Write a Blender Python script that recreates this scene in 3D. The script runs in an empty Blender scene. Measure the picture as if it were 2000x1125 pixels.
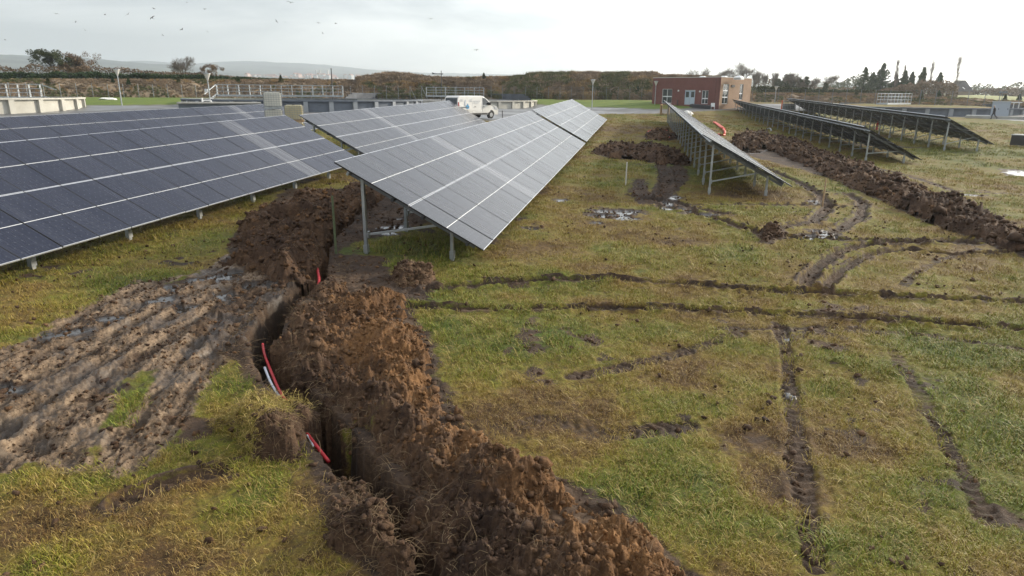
import bpy, bmesh, math, random
import numpy as np
from mathutils import Vector, Matrix, Euler
random.seed(7); np.random.seed(7)
R = math.radians
sc = bpy.context.scene
COL = sc.collection

# ---------------------------------------------------------------- camera
CAM_Z = 4.5
F_PX, PITCH, ROLL, YAW, TILT = 1290.57, 0.285107, 0.0079675, 0.1863175, 0.496639
_cy, _sy = math.cos(YAW), math.sin(YAW)
FW = Vector((-_sy*math.cos(PITCH), _cy*math.cos(PITCH), -math.sin(PITCH)))
_r = Vector((_cy, _sy, 0)); _u = _r.cross(FW)
RT = math.cos(ROLL)*_r + math.sin(ROLL)*_u
UP = -math.sin(ROLL)*_r + math.cos(ROLL)*_u
cam = bpy.data.cameras.new('camera'); camo = bpy.data.objects.new('camera', cam); COL.objects.link(camo)
m = Matrix((RT, UP, -FW)).transposed().to_4x4(); m.translation = (0, 0, CAM_Z)
camo.matrix_world = m
cam.sensor_width = 36; cam.lens = 36*F_PX/2000; cam.clip_start = .1; cam.clip_end = 30000
sc.camera = camo

# ---------------------------------------------------------------- sky and sun
SUN_AZ, SUN_EL = R(48), R(20)          # azimuth clockwise from +Y, towards +X
world = bpy.data.worlds.new('World'); sc.world = world; world.use_nodes = True
nt = world.node_tree; N = nt.nodes; LK = nt.links
for n in list(N): N.remove(n)
def wn(t, **k):
    n = N.new(t)
    for a, b in k.items(): setattr(n, a, b)
    return n
wout = wn('ShaderNodeOutputWorld'); 
sky = wn('ShaderNodeTexSky', sky_type='NISHITA', sun_disc=False, sun_elevation=SUN_EL, sun_rotation=SUN_AZ)
bg1 = wn('ShaderNodeBackground'); LK.new(sky.outputs[0], bg1.inputs[0]); bg1.inputs[1].default_value = .05
geo = wn('ShaderNodeTexCoord')
sep = wn('ShaderNodeSeparateXYZ'); LK.new(geo.outputs['Generated'], sep.inputs[0])
def wmath(op, a, b=None, clamp=False):
    n = wn('ShaderNodeMath', operation=op, use_clamp=clamp)
    for i, v in enumerate((a, b)):
        if v is None: continue
        if isinstance(v, (int, float)): n.inputs[i].default_value = v
        else: LK.new(v, n.inputs[i])
    return n.outputs[0]
# cloud deck: direction projected on a high plane
zc = wmath('ADD', wmath('MAXIMUM', sep.outputs[2], 0.0), .16)
cx = wmath('DIVIDE', sep.outputs[0], zc); cyy = wmath('DIVIDE', sep.outputs[1], zc)
comb = wn('ShaderNodeCombineXYZ'); LK.new(cx, comb.inputs[0]); LK.new(cyy, comb.inputs[1])
nz = wn('ShaderNodeTexNoise'); nz.inputs['Scale'].default_value = .62; nz.inputs['Detail'].default_value = 7; nz.inputs['Roughness'].default_value = .5; nz.inputs['Distortion'].default_value = .35
LK.new(comb.outputs[0], nz.inputs['Vector'])
cr = wn('ShaderNodeValToRGB'); e = cr.color_ramp
e.elements[0].position = .43; e.elements[0].color = (.50, .515, .54, 1)
e.elements[1].position = .60; e.elements[1].color = (1.22, 1.20, 1.17, 1)
LK.new(nz.outputs[0], cr.inputs[0])
# brightness grows towards the veiled sun and towards the zenith
sd = Vector((math.sin(SUN_AZ)*math.cos(SUN_EL), math.cos(SUN_AZ)*math.cos(SUN_EL), math.sin(SUN_EL)))
dot = wn('ShaderNodeVectorMath', operation='DOT_PRODUCT'); LK.new(geo.outputs['Generated'], dot.inputs[0]); dot.inputs[1].default_value = sd
d1 = wmath('MAXIMUM', dot.outputs['Value'], 0.0)
glow = wmath('ADD', wmath('MULTIPLY', wmath('POWER', d1, 3.5), 1.35), wmath('MULTIPLY', wmath('POWER', d1, 30.0), 2.0))
zen = wmath('MULTIPLY', wmath('POWER', wmath('MAXIMUM', sep.outputs[2], 0.0), .8), .45)
SKY_BASE = .555
tot = wmath('ADD', wmath('ADD', SKY_BASE, glow), zen)
bg2 = wn('ShaderNodeBackground'); LK.new(cr.outputs[0], bg2.inputs[0]); LK.new(tot, bg2.inputs[1])
add = wn('ShaderNodeAddShader'); LK.new(bg1.outputs[0], add.inputs[0]); LK.new(bg2.outputs[0], add.inputs[1])
LK.new(add.outputs[0], wout.inputs[0])
sun = bpy.data.lights.new('sun', 'SUN'); suno = bpy.data.objects.new('sun', sun); COL.objects.link(suno)
sun.energy = 4.9; sun.angle = R(5); sun.color = (1, .88, .70)
suno.rotation_euler = (-sd).to_track_quat('-Z', 'Y').to_euler(); suno.location = (30, 30, 60)
sc.view_settings.view_transform = 'Standard'; sc.view_settings.look = 'None'
sc.view_settings.exposure = 0.22; sc.view_settings.gamma = 1.0; sc.view_settings.use_curve_mapping = False
sc.render.engine = 'CYCLES'
sc.cycles.max_bounces = 6; sc.cycles.diffuse_bounces = 3; sc.cycles.glossy_bounces = 3; sc.cycles.transmission_bounces = 4
sc.cycles.transparent_max_bounces = 8; sc.cycles.volume_bounces = 1
sc.cycles.use_denoising = True; sc.cycles.use_adaptive_sampling = True; sc.cycles.adaptive_threshold = .012

# ---------------------------------------------------------------- helpers
def setp(o, label=None, cat=None, group=None, kind=None):
    if label: o['label'] = label
    if cat: o['category'] = cat
    if group: o['group'] = group
    if kind: o['kind'] = kind
    return o
def empty(name, loc, label=None, cat=None, group=None, rz=0, kind=None):
    o = bpy.data.objects.new(name, None); COL.objects.link(o); o.location = loc; o.rotation_euler = (0, 0, rz)
    return setp(o, label, cat, group, kind)
def link(name, me, parent=None, loc=None, rot=None):
    o = bpy.data.objects.new(name, me); COL.objects.link(o)
    if parent: o.parent = parent
    if loc is not None: o.location = loc
    if rot is not None: o.rotation_euler = rot
    return o
class MB:
    def __init__(s): s.v = []; s.f = []; s.m = []
    def add(s, vs, fs, mi=0):
        b = len(s.v); s.v += [tuple(v) for v in vs]; s.f += [tuple(b+i for i in f) for f in fs]; s.m += [mi]*len(fs)
    def box(s, lo, hi, mi=0, M=None):
        x0, y0, z0 = lo; x1, y1, z1 = hi
        vs = [Vector(p) for p in ((x0,y0,z0),(x1,y0,z0),(x1,y1,z0),(x0,y1,z0),(x0,y0,z1),(x1,y0,z1),(x1,y1,z1),(x0,y1,z1))]
        if M is not None: vs = [M @ v for v in vs]
        s.add(vs, [(0,3,2,1),(4,5,6,7),(0,1,5,4),(1,2,6,5),(2,3,7,6),(3,0,4,7)], mi)
    def beam(s, a, b, w, h, up=(0,0,1), mi=0):
        a = Vector(a); b = Vector(b); d = (b-a).normalized(); u = Vector(up)
        if abs(d.dot(u)) > .98: u = Vector((1,0,0))
        x = d.cross(u).normalized(); y = x.cross(d)
        q = [x*(i*w/2)+y*(j*h/2) for i, j in ((-1,-1),(1,-1),(1,1),(-1,1))]
        s.add([a+k for k in q]+[b+k for k in q], [(3,2,1,0),(4,5,6,7),(0,1,5,4),(1,2,6,5),(2,3,7,6),(3,0,4,7)], mi)
    def tube(s, pts, rads, n=8, mi=0, cap=True):
        pts = [Vector(p) for p in pts]
        if not isinstance(rads, (list, tuple)): rads = [rads]*len(pts)
        rings = []; X = None
        for i, p in enumerate(pts):
            d = (pts[min(i+1, len(pts)-1)]-pts[max(i-1, 0)])
            d = d.normalized() if d.length > 1e-9 else Vector((0,0,1))
            if X is None:
                X = d.cross(Vector((0,0,1))); X = X.normalized() if X.length > .05 else Vector((1,0,0))
            X = (X-d*X.dot(d)); X = X.normalized() if X.length > 1e-6 else d.orthogonal().normalized()
            Y = d.cross(X)
            rings.append([p+(X*math.cos(2*math.pi*k/n)+Y*math.sin(2*math.pi*k/n))*rads[i] for k in range(n)])
        vs = [v for r in rings for v in r]; fs = []
        for i in range(len(pts)-1):
            for k in range(n):
                fs.append((i*n+k, i*n+(k+1) % n, (i+1)*n+(k+1) % n, (i+1)*n+k))
        if cap: fs += [tuple(range(n-1, -1, -1)), tuple((len(pts)-1)*n+k for k in range(n))]
        s.add(vs, fs, mi)
    def mesh(s, name, mats, smooth=False):
        me = bpy.data.meshes.new(name); me.from_pydata(s.v, [], s.f)
        for x in (mats if isinstance(mats, (list, tuple)) else [mats]): me.materials.append(x)
        me.polygons.foreach_set('material_index', s.m)
        if smooth: me.polygons.foreach_set('use_smooth', [True]*len(s.f))
        me.update(); return me
    def build(s, name, mats, parent=None, loc=None, rot=None, smooth=False):
        return link(name, s.mesh(name, mats, smooth), parent, loc, rot)
def np_mesh(name, V, Fq, mat, smooth=True, attrs=None):
    me = bpy.data.meshes.new(name); me.vertices.add(len(V)); me.vertices.foreach_set('co', np.ascontiguousarray(V, np.float32).ravel())
    k = Fq.shape[1]; me.loops.add(Fq.size); me.loops.foreach_set('vertex_index', np.ascontiguousarray(Fq, np.int32).ravel())
    me.polygons.add(len(Fq)); me.polygons.foreach_set('loop_start', np.arange(0, Fq.size, k, dtype=np.int32))
    if smooth: me.polygons.foreach_set('use_smooth', np.ones(len(Fq), bool))
    for x in (mat if isinstance(mat, (list, tuple)) else [mat]): me.materials.append(x)
    for a, val in (attrs or {}).items():
        at = me.attributes.new(a, 'FLOAT', 'POINT'); at.data.foreach_set('value', np.ascontiguousarray(val, np.float32).ravel())
    me.update(calc_edges=True); me.validate(); return me

# ---------------------------------------------------------------- materials
def mat(name, col=(.5,.5,.5), rough=.6, metal=0.0, spec=.5, noise=None, bump=None, emit=None):
    """noise=(scale, amount) varies the base colour; bump=(scale, strength, distance)"""
    m = bpy.data.materials.new(name); m.use_nodes = True; t = m.node_tree; b = t.nodes['Principled BSDF']
    b.inputs['Base Color'].default_value = (*col, 1); b.inputs['Roughness'].default_value = rough
    b.inputs['Metallic'].default_value = metal; b.inputs['Specular IOR Level'].default_value = spec
    tc = t.nodes.new('ShaderNodeTexCoord')
    if noise:
        nn = t.nodes.new('ShaderNodeTexNoise'); nn.inputs['Scale'].default_value = noise[0]; nn.inputs['Detail'].default_value = 6; nn.inputs['Roughness'].default_value = .65
        t.links.new(tc.outputs['Object'], nn.inputs['Vector'])
        mr = t.nodes.new('ShaderNodeMapRange'); mr.inputs[1].default_value = .3; mr.inputs[2].default_value = .7
        mr.inputs[3].default_value = 1-noise[1]; mr.inputs[4].default_value = 1+noise[1]; t.links.new(nn.outputs[0], mr.inputs[0])
        mx = t.nodes.new('ShaderNodeVectorMath'); mx.operation = 'SCALE'; mx.inputs[0].default_value = col
        t.links.new(mr.outputs[0], mx.inputs['Scale']); t.links.new(mx.outputs[0], b.inputs['Base Color'])
    if bump:
        nn = t.nodes.new('ShaderNodeTexNoise'); nn.inputs['Scale'].default_value = bump[0]; nn.inputs['Detail'].default_value = 5
        t.links.new(tc.outputs['Object'], nn.inputs['Vector'])
        bp = t.nodes.new('ShaderNodeBump'); bp.inputs['Strength'].default_value = bump[1]; bp.inputs['Distance'].default_value = bump[2]
        t.links.new(nn.outputs[0], bp.inputs['Height']); t.links.new(bp.outputs[0], b.inputs['Normal'])
    return m
class NT:
    """small node-building helper"""
    def __init__(s, m): s.t = m.node_tree; s.n = s.t.nodes; s.l = s.t.links
    def node(s, t, **k):
        n = s.n.new(t)
        for a, b in k.items(): setattr(n, a, b)
        return n
    def math(s, op, a, b=None, c=None, clamp=False):
        n = s.node('ShaderNodeMath', operation=op, use_clamp=clamp)
        for i, v in enumerate((a, b, c)):
            if v is None: continue
            if isinstance(v, (int, float)): n.inputs[i].default_value = v
            else: s.l.new(v, n.inputs[i])
        return n.outputs[0]
    def noise(s, vec, scale, detail=4, rough=.55, dist=0, stretch=None):
        if stretch:
            mp = s.node('ShaderNodeMapping'); mp.inputs['Scale'].default_value = stretch; s.l.new(vec, mp.inputs['Vector']); vec = mp.outputs[0]
        n = s.node('ShaderNodeTexNoise'); n.inputs['Scale'].default_value = scale; n.inputs['Detail'].default_value = detail
        n.inputs['Roughness'].default_value = rough; n.inputs['Distortion'].default_value = dist; s.l.new(vec, n.inputs['Vector'])
        return n.outputs[0]
    def ramp(s, fac, stops):
        n = s.node('ShaderNodeValToRGB'); e = n.color_ramp
        while len(e.elements) < len(stops): e.elements.new(.5)
        for el, (p, c) in zip(e.elements, stops): el.position = p; el.color = (*c, 1) if len(c) == 3 else c
        s.l.new(fac, n.inputs[0]); return n.outputs[0]
    def mix(s, fac, a, b, mode='MIX'):
        n = s.node('ShaderNodeMix', data_type='RGBA', blend_type=mode)
        for i, v in ((0, fac), (6, a), (7, b)):
            if isinstance(v, (int, float)): n.inputs[i].default_value = v
            elif isinstance(v, tuple): n.inputs[i].default_value = (*v, 1)
            else: s.l.new(v, n.inputs[i])
        return n.outputs[2]
    def mr(s, v, a, b, c, d):
        n = s.node('ShaderNodeMapRange'); s.l.new(v, n.inputs[0])
        for i, x in enumerate((a, b, c, d)): n.inputs[i+1].default_value = x
        return n.outputs[0]
    def attr(s, name):
        n = s.node('ShaderNodeAttribute', attribute_name=name); return n.outputs['Fac']
def new_mat(name):
    m = bpy.data.materials.new(name); m.use_nodes = True; return m, NT(m), m.node_tree.nodes['Principled BSDF']

M_GALV = mat('galvanised_steel', (.42,.45,.47), .42, .75, noise=(3,.25))
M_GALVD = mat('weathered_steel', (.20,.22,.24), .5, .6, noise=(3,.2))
M_SHADEST = mat('shaded_purlin_steel', (.06,.065,.07), .55, .5)  # purlins under the panels: their shade is put into the steel colour
M_BLACK = mat('black_frame', (.012,.012,.014), .45)
M_SILVER = mat('silver_frame', (.62,.64,.67), .35, .55)
M_WHITE = mat('white_plastic', (.72,.73,.72), .5)
M_BACK = mat('black_backsheet', (.018,.019,.022), .5)
M_CONC = mat('concrete', (.36,.35,.32), .85, noise=(1.2,.22), bump=(12,.3,.02))
M_RED = mat('red_conduit', (.36,.012,.018), .55, noise=(14,.35))
M_REDO = mat('orange_red_pipe', (.62,.07,.035), .5)
M_WOOD = mat('raw_wood', (.36,.24,.13), .8, noise=(8,.3))

# ---------------------------------------------------------------- numpy noise
def _hash(ix, iy, seed):
    h = (ix.astype(np.int64)*374761393 + iy.astype(np.int64)*668265263 + seed*1442695041) & 0xffffffff
    h = ((h ^ (h >> 13))*1274126177) & 0xffffffff
    return ((h ^ (h >> 16)) & 0xffff).astype(np.float64)/65535.0
def vnoise(x, y, seed=0):
    ix = np.floor(x); iy = np.floor(y); fx = x-ix; fy = y-iy
    fx = fx*fx*(3-2*fx); fy = fy*fy*(3-2*fy)
    a = _hash(ix, iy, seed); b = _hash(ix+1, iy, seed); c = _hash(ix, iy+1, seed); d = _hash(ix+1, iy+1, seed)
    return (a*(1-fx)+b*fx)*(1-fy)+(c*(1-fx)+d*fx)*fy
def fbm(x, y, scale, oct=4, seed=0, gain=.5):
    s = 0; a = 1; t = 0; f = 1/scale
    for o in range(oct):
        c, q = math.cos(.6*o+.3), math.sin(.6*o+.3)
        s = s + a*vnoise((x*c-y*q)*f+17*o, (x*q+y*c)*f-9*o, seed+o); t += a; a *= gain; f *= 2.03
    return s/t
def lumps(x, y, cell, seed=0):
    """rounded clods: highest dome of the jittered cells around"""
    gx = x/cell; gy = y/cell; ix = np.floor(gx); iy = np.floor(gy); best = np.zeros_like(x)
    for dx in (-1, 0, 1):
        for dy in (-1, 0, 1):
            cx_ = ix+dx; cy_ = iy+dy
            px = cx_+_hash(cx_, cy_, seed); py = cy_+_hash(cx_, cy_, seed+1); rr = .35+.5*_hash(cx_, cy_, seed+2)
            d2 = ((gx-px)**2+(gy-py)**2)/(rr*rr)
            best = np.maximum(best, rr*np.sqrt(np.clip(1-d2, 0, 1)))
    return best*cell
def sstep(a, b, x):
    t = np.clip((x-a)/(b-a), 0, 1); return t*t*(3-2*t)
def poly_dist(x, y, pts, closed=False):
    """distance to a polyline, and position along it"""
    pts = np.asarray(pts, float); n = len(pts); best = np.full(x.shape, 1e9); along = np.zeros(x.shape); acc = 0
    for i in range(n if closed else n-1):
        a = pts[i]; b = pts[(i+1) % n]; d = b-a; L2 = d@d+1e-12
        t = np.clip(((x-a[0])*d[0]+(y-a[1])*d[1])/L2, 0, 1)
        q = np.hypot(x-a[0]-t*d[0], y-a[1]-t*d[1]); k = q < best
        best = np.where(k, q, best); along = np.where(k, acc+t*math.sqrt(L2), along); acc += math.sqrt(L2)
    return best, along
def poly_sd(x, y, pts):
    """signed distance to a polygon, positive inside"""
    pts = np.asarray(pts, float); d, _ = poly_dist(x, y, pts, True); ins = np.zeros(x.shape, bool); n = len(pts)
    for i in range(n):
        x0, y0 = pts[i]; x1, y1 = pts[(i+1) % n]
        c = ((y0 > y) != (y1 > y)); xi = (x1-x0)*(y-y0)/((y1-y0) if y1 != y0 else 1e-9)+x0
        ins ^= c & (x < xi)
    return np.where(ins, d, -d)

# ---------------------------------------------------------------- terrain height
TABLES = {'L1': [-16.2284, 2.755, -1.524, .0196, 25], 'A2': [-16.313, 30.501, -1.039, .0186, 25], 'B': [-30.5617, 21.0, -1.354, .0142, 31],
          'C1': [-7.2633, 15.1347, -1.602, .0187, 28], 'C2': [-7.2599, 45.2498, -.986, .0209, 25], 'D': [2.4666, 28.5364, -1.494, .0173, 53],
          'E': [13.8955, 46.5224, -1.7711, .0192, 64], 'F': [22.4279, 56.5405, -1.3196, .0187, 56]}
PITCH_M = 1.055; H_TAB = 2.495
def px_ray(px, py):
    d = FW + RT*((px-1000)/F_PX) - UP*((py-562.5)/F_PX); return d
def px_at(px, py, dist):
    """world point seen at pixel (2000 px wide photo) at a horizontal distance"""
    d = px_ray(px, py); k = dist/math.hypot(d.x, d.y); return Vector((d.x*k, d.y*k, CAM_Z+d.z*k))
_Q = (-4.2872, -1.0188, .4169, .2417, .1766, .227)
_fix = []
for k, (x, y, z, s, n) in TABLES.items():
    L = n*PITCH_M
    for q in (0, .33, .66, 1): _fix.append((x+2, y+q*L, z+s*q*L-H_TAB))
for px, py, d in ((240,204,92),(1157,213,105),(1272,201,117),(1405,204.5,112),(1462,203,120),(1940,230,108),(780,215,88),(1038,214,120),(930,232,66),(1880,221,125),(1514,202,150),(60,225,78),(1200,193,136),(700,193,136)):
    p = px_at(px, py, d); _fix.append((p.x, p.y, p.z-CAM_Z))
_fix = np.array(_fix)
def _quad(x, y):
    r = np.hypot(x, y)+1e-9; k = np.minimum(1, 125/r); x1 = x*k/50; y1 = y*k/50
    back = np.where(y1 < -.3, -.3, y1)
    return _Q[0]+_Q[1]*x1+_Q[2]*back+_Q[3]*x1*x1+_Q[4]*x1*back+_Q[5]*back*back
_res = _fix[:, 2]-_quad(_fix[:, 0], _fix[:, 1])
def ground_h(x, y):
    x = np.asarray(x, float); y = np.asarray(y, float)
    z = _quad(x, y); num = np.zeros(x.shape); den = np.full(x.shape, .35)
    for (fx, fy, _), r in zip(_fix, _res):
        w = np.exp(-((x-fx)**2+(y-fy)**2)/(2*9.0**2)); num += w*r; den += w
    z = z+num/den+CAM_Z
    z = z+_VAN[2]*np.exp(-((x-_VAN[0])**2+(y-_VAN[1])**2)/(2*4.5**2))
    r = np.hypot(x, y); az = np.arctan2(x, y); k = sstep(112, 138, r)
    zt = np.interp(az, _FAR_AZ, _FAR_Z)
    return z*(1-k)+zt*k
_far = [(px_at(px, py, 138)) for px, py in ((-500,188),(100,191),(700,193),(1272,195),(1480,199),(1700,202),(1900,206),(2000,213),(2400,222))]
_FAR_AZ = [math.atan2(p.x, p.y) for p in _far]; _FAR_Z = [p.z for p in _far]
_VAN = [0, 0, 0]
_v = px_at(921, 215, 62); _g0 = float(ground_h(np.array([_v.x]), np.array([_v.y]))[0]); _VAN = [_v.x, _v.y, px_at(925, 231.5, 62).z-_g0]; print('VAN', _VAN)
def gh(x, y): return float(ground_h(np.array([x]), np.array([y]))[0])
def at(px, py, dz=0.0):
    """world point on the ground (plus dz) seen at that pixel of the photo"""
    d = px_ray(px, py); k = math.hypot(d.x, d.y); lo, hi = 1.0, None; t = 2.0
    while t < 260:
        p = (d.x/k*t, d.y/k*t)
        if CAM_Z+d.z/k*t < gh(*p)+dz: hi = t; break
        lo = t; t *= 1.05
    if hi is None: hi = lo = 200.0
    for _ in range(18):
        mid = (lo+hi)/2
        if CAM_Z+d.z/k*mid < gh(d.x/k*mid, d.y/k*mid)+dz: hi = mid
        else: lo = mid
    return Vector((d.x/k*hi, d.y/k*hi, CAM_Z+d.z/k*hi))
def atl(pts, dz=0.0): return [tuple(at(px, py, dz)[:2]) for px, py in pts]

# ---------------------------------------------------------------- what lies where (traced on the ground)
TRENCH = atl([(900,1230),(838,1125),(800,1065),(745,985),(690,915),(640,850),(598,800),(560,750),(530,705),(517,665),(545,610),(590,575),(618,540),(622,500),(640,462),(690,420),(745,385),(800,350)])
BANK_NEAR = atl([(640,556),(700,566),(790,580),(815,622),(850,680),(845,740),(880,800),(915,858),(1000,905),(1110,960),(1190,1000),(1270,1050),(1340,1110),(1400,1180),(1300,1330),(1000,1330),(905,1180),(862,1100),(815,1030),(770,970),(720,915),(665,840),(625,780),(585,730),(552,690),(548,655),(585,610)])
BANK_LEFT = atl([(452,478),(470,455),(515,425),(575,400),(640,385),(700,383),(745,372),(770,384),(735,400),(690,430),(652,455),(632,478),(612,520),(600,548),(560,560),(500,535),(455,520)])
BANK_FAR = atl([(1430,278),(1452,262),(1500,266),(1560,284),(1620,306),(1700,335),(1760,360),(1850,396),(1930,425),(2000,456),(2090,492),(2230,548),(2230,630),(2090,552),(2000,503),(1950,488),(1870,455),(1780,420),(1690,380),(1620,348),(1560,318),(1500,292),(1440,292)])
HEAP_MID = atl([(1158,300),(1180,288),(1230,290),(1290,292),(1320,300),(1350,316),(1345,326),(1290,322),(1240,312),(1190,310)])
HEAP_PIPE = atl([(1258,266),(1285,260),(1310,263),(1330,270),(1300,275),(1268,274)])
HEAP_ROUND = atl([(757,549),(775,540),(815,538),(845,547),(850,562),(810,574),(765,566)])
SOD = atl([(440,850),(470,800),(520,780),(580,790),(608,815),(605,860),(570,885),(500,890),(450,880)])
SOD_LOW = atl([(630,950),(660,930),(720,940),(760,1000),(790,1080),(800,1130),(740,1130),(680,1080),(640,1010)])
CLUMP = atl([(1478,463),(1500,452),(1530,455),(1535,470),(1500,478),(1482,474)])
MUD = atl([(-120,720),(60,665),(180,600),(270,548),(330,560),(450,500),(560,548),(575,590),(520,650),(455,700),(420,745),(395,800),(300,890),(215,905),(190,870),(120,895),(0,900),(-150,960)])
ISLES = [atl([(215,800),(240,745),(300,730),(310,765),(240,820),(180,850)]), atl([(400,760),(440,728),(500,720),(520,790),(440,840),(370,850)])]
DARK = [atl(q) for q in ([(640,500),(740,505),(770,545),(840,575),(850,600),(760,590),(640,560)], [(560,370),(700,370),(860,400),(840,430),(700,470),(640,500),(450,480)], [(380,650),(450,560),(560,540),(590,570),(520,650),(510,720),(440,700)], [(1260,395),(1300,330),(1330,320),(1345,345),(1310,385),(1330,410),(1290,405)],
                         [(1460,256),(1560,300),(1700,370),(1560,330),(1450,300)], [(1230,375),(1260,365),(1280,390),(1250,400)], [(600,790),(660,930),(800,1125),(900,1125),(720,900)])]
# wheel tracks: (points, half width, depth)
TRACKS = [(q, w, dd) for q, w, dd in (
    ([(840,568),(960,556),(1080,546),(1200,547),(1330,553),(1500,567),(1700,575),(1840,583),(2080,590)], .20, .10),
    ([(800,606),(920,606),(1040,604),(1150,597),(1300,602),(1500,610),(1700,622),(2100,652)], .18, .09),
    ([(1522,632),(1538,700),(1548,780),(1556,860),(1570,960),(1582,1020),(1590,1110)], .17, .026),
    ([(1728,652),(1760,715),(1810,790),(1850,860),(1890,930),(1925,1010)], .17, .018),
    ([(1570,556),(1592,524),(1640,494),(1710,480),(1800,476),(1900,470)], .22, .10),
    ([(1610,562),(1640,530),(1700,500),(1770,490),(1870,500),(1990,496)], .18, .10),
    ([(1236,382),(1290,396),(1380,425),(1480,456),(1560,470),(1700,472),(1900,478)], .26, .09),
    ([(1290,405),(1370,400),(1500,402),(1600,400),(1640,404)], .28, .08),
    ([(1500,330),(1560,355),(1600,382),(1618,402),(1590,432),(1520,448),(1480,458)], .28, .08),
    ([(1655,380),(1685,398),(1680,425),(1640,448),(1590,470)], .26, .07),
    ([(1760,560),(1790,532),(1830,510),(1880,498)], .16, .015),
    ([(1250,350),(1244,372),(1262,392)], .3, .05), ([(1290,318),(1300,345),(1300,385),(1340,405),(1420,420)], .34, .07),
    ([(1120,735),(1200,722),(1290,697),(1360,675),(1440,650)], .20, .02),
    ([(840,850),(960,840),(1060,820),(1180,850),(1340,830)], .22, .02), ([(240,985),(330,940),(440,920)], .17, .05),
    ([(1720,330),(1800,352),(1860,372),(1990,380)], .3, .03), ([(1400,640),(1600,640),(1800,650),(2050,690)], .16, .02))]
TRACKS = [(atl(q), w*.8, dd) for q, w, dd in TRACKS]
RUTS = [atl(q) for q in ([(-150,775),(60,675),(200,592),(330,545)], [(-150,810),(40,715),(230,620),(350,560),(460,512)], [(-150,880),(20,775),(150,700),(300,610),(400,560),(520,520)], [(-50,880),(60,800),(200,710),(330,625),(450,560)],
                         [(0,905),(120,830),(250,720),(360,640),(500,560)], [(215,900),(290,800),(350,720),(420,640),(500,580)], [(260,905),(350,800),(400,720),(450,660)], [(0,830),(100,880),(150,905)])]
PUDDLES = [(225,618,.5,.09),(322,584,.35,.12),(330,560,.3,.12),(365,602,.25,.1),(445,577,.35,.16),(440,540,.4,.2),(460,512,.4,.12),(20,760,.28,.12),(500,560,.3,.1),(130,650,.4,.1),(395,545,.5,.08),
           (775,443,.55,.16),(762,455,.35,.12),(783,428,.3,.1),(1210,415,1.0,.22),(1225,428,.5,.18),(1190,422,.8,.2),(1167,436,.25,.12),(1300,398,.35,.2),(1320,386,.3,.2),(1312,408,.5,.2),(1345,410,.4,.12),(1375,421,.7,.12),(1470,296,.9,.7),(1456,292,.9,.4),(1095,391,.3,.2),
           (1510,295,.7,.3),(2002,338,1.2,.9),(1610,455,.5,.2),(1600,462,.6,.12),(1740,286,2.0,.5),(1885,380,.8,.15),(1545,662,.14,.05),(1545,770,.12,.05),(1580,465,.4,.1),(1590,395,.3,.2),(1040,448,.3,.1)]
PUDDLES = [(*at(px, py)[:2], a, b) for px, py, a, b in PUDDLES]
YARD = atl([(-300,245),(-100,232),(110,207),(240,206.5),(400,205),(560,196),(800,190),(1000,194),(1050,204),(1150,210),(1270,214),(1330,213),(1380,208),(1400,204),(1480,203),(1600,203),(1800,214),(2200,224),(2200,246),(2000,237),(1900,230),(1750,225),(1600,219),(1480,213),(1400,216),(1300,221.5),(1180,222.5),(1080,221),(960,236),(800,240),(600,236),(300,235),(0,262),(-300,290)])
LAWN = atl([(-200,196),(110,193),(240,192),(391,192),(640,188),(1000,188),(1090,196),(1272,197),(1330,202),(1400,203.5),(1460,206),(1380,208.5),(1330,213),(1270,214),(1150,210),(1050,206),(400,205),(240,206.5),(110,207),(-200,212)])

def dist_box(x, y, pts, pad):
    p = np.asarray(pts); return (x > p[:,0].min()-pad) & (x < p[:,0].max()+pad) & (y > p[:,1].min()-pad) & (y < p[:,1].max()+pad)
def on_sub(x, y, pts, pad, fn, default):
    """evaluate fn only near pts"""
    out = np.full(x.shape, float(default)); k = dist_box(x, y, pts, pad)
    if k.any(): out[k] = fn(x[k], y[k])
    return out

GREENS = [(1950,980,.9,1),(1720,1060,.6,.9),(1880,760,.7,1),(1990,700,1.0,1),(1420,1010,.5,.9),(1620,760,.4,.7),(1260,860,.4,.8),(1000,680,.6,.7),(1300,640,.5,.6),(860,640,.4,.7),(1100,540,1,.6),(300,700,.5,.6),(1930,840,.9,1),(1850,690,.7,1),(1790,660,.4,.8),(1380,930,.5,1),(1150,960,.6,1),(1210,985,.4,1),(1290,330,2.5,.8),(1150,320,2.0,.8),(1480,760,.5,.7),(240,560,1.2,.9),(220,820,.3,.8),(190,940,.4,.9),(1230,490,1.5,.8),(1420,500,1.2,.8),(1500,340,2,.6),(1560,1050,.5,.6),(1250,300,3,.6),(460,760,.3,.8),(1900,300,4,.9),(1750,280,3,.6),(800,500,1.2,.7),(1400,590,.5,.6),(500,950,.4,.7),(1850,240,6,1),(960,560,.4,.5),(1640,700,.5,.7)]
BROWNS = [(980,800,.7,1),(1150,840,.8,1),(330,1080,.6,.8),(100,1010,.5,.9),(1340,740,.6,.8),(1440,850,.5,.9),(1700,880,.5,.9),(1000,490,1.2,.7),(1100,420,1.6,.7),(1300,470,1.4,.6),(30,700,.5,.6),(420,930,.4,.8),(1180,600,.7,.6),(1600,850,.5,.7),(1480,640,.5,.6),(1200,250,6,.5),(1450,380,2,.6),(600,960,.3,.8),(1950,600,.8,.5),(250,1000,.4,.6),(900,900,.4,.7),(1480,960,.4,.8),(700,340,3,.6)]
GREENS = [(*at(a, b)[:2], c, d) for a, b, c, d in GREENS]; BROWNS = [(*at(a, b)[:2], c, d) for a, b, c, d in BROWNS]
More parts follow.
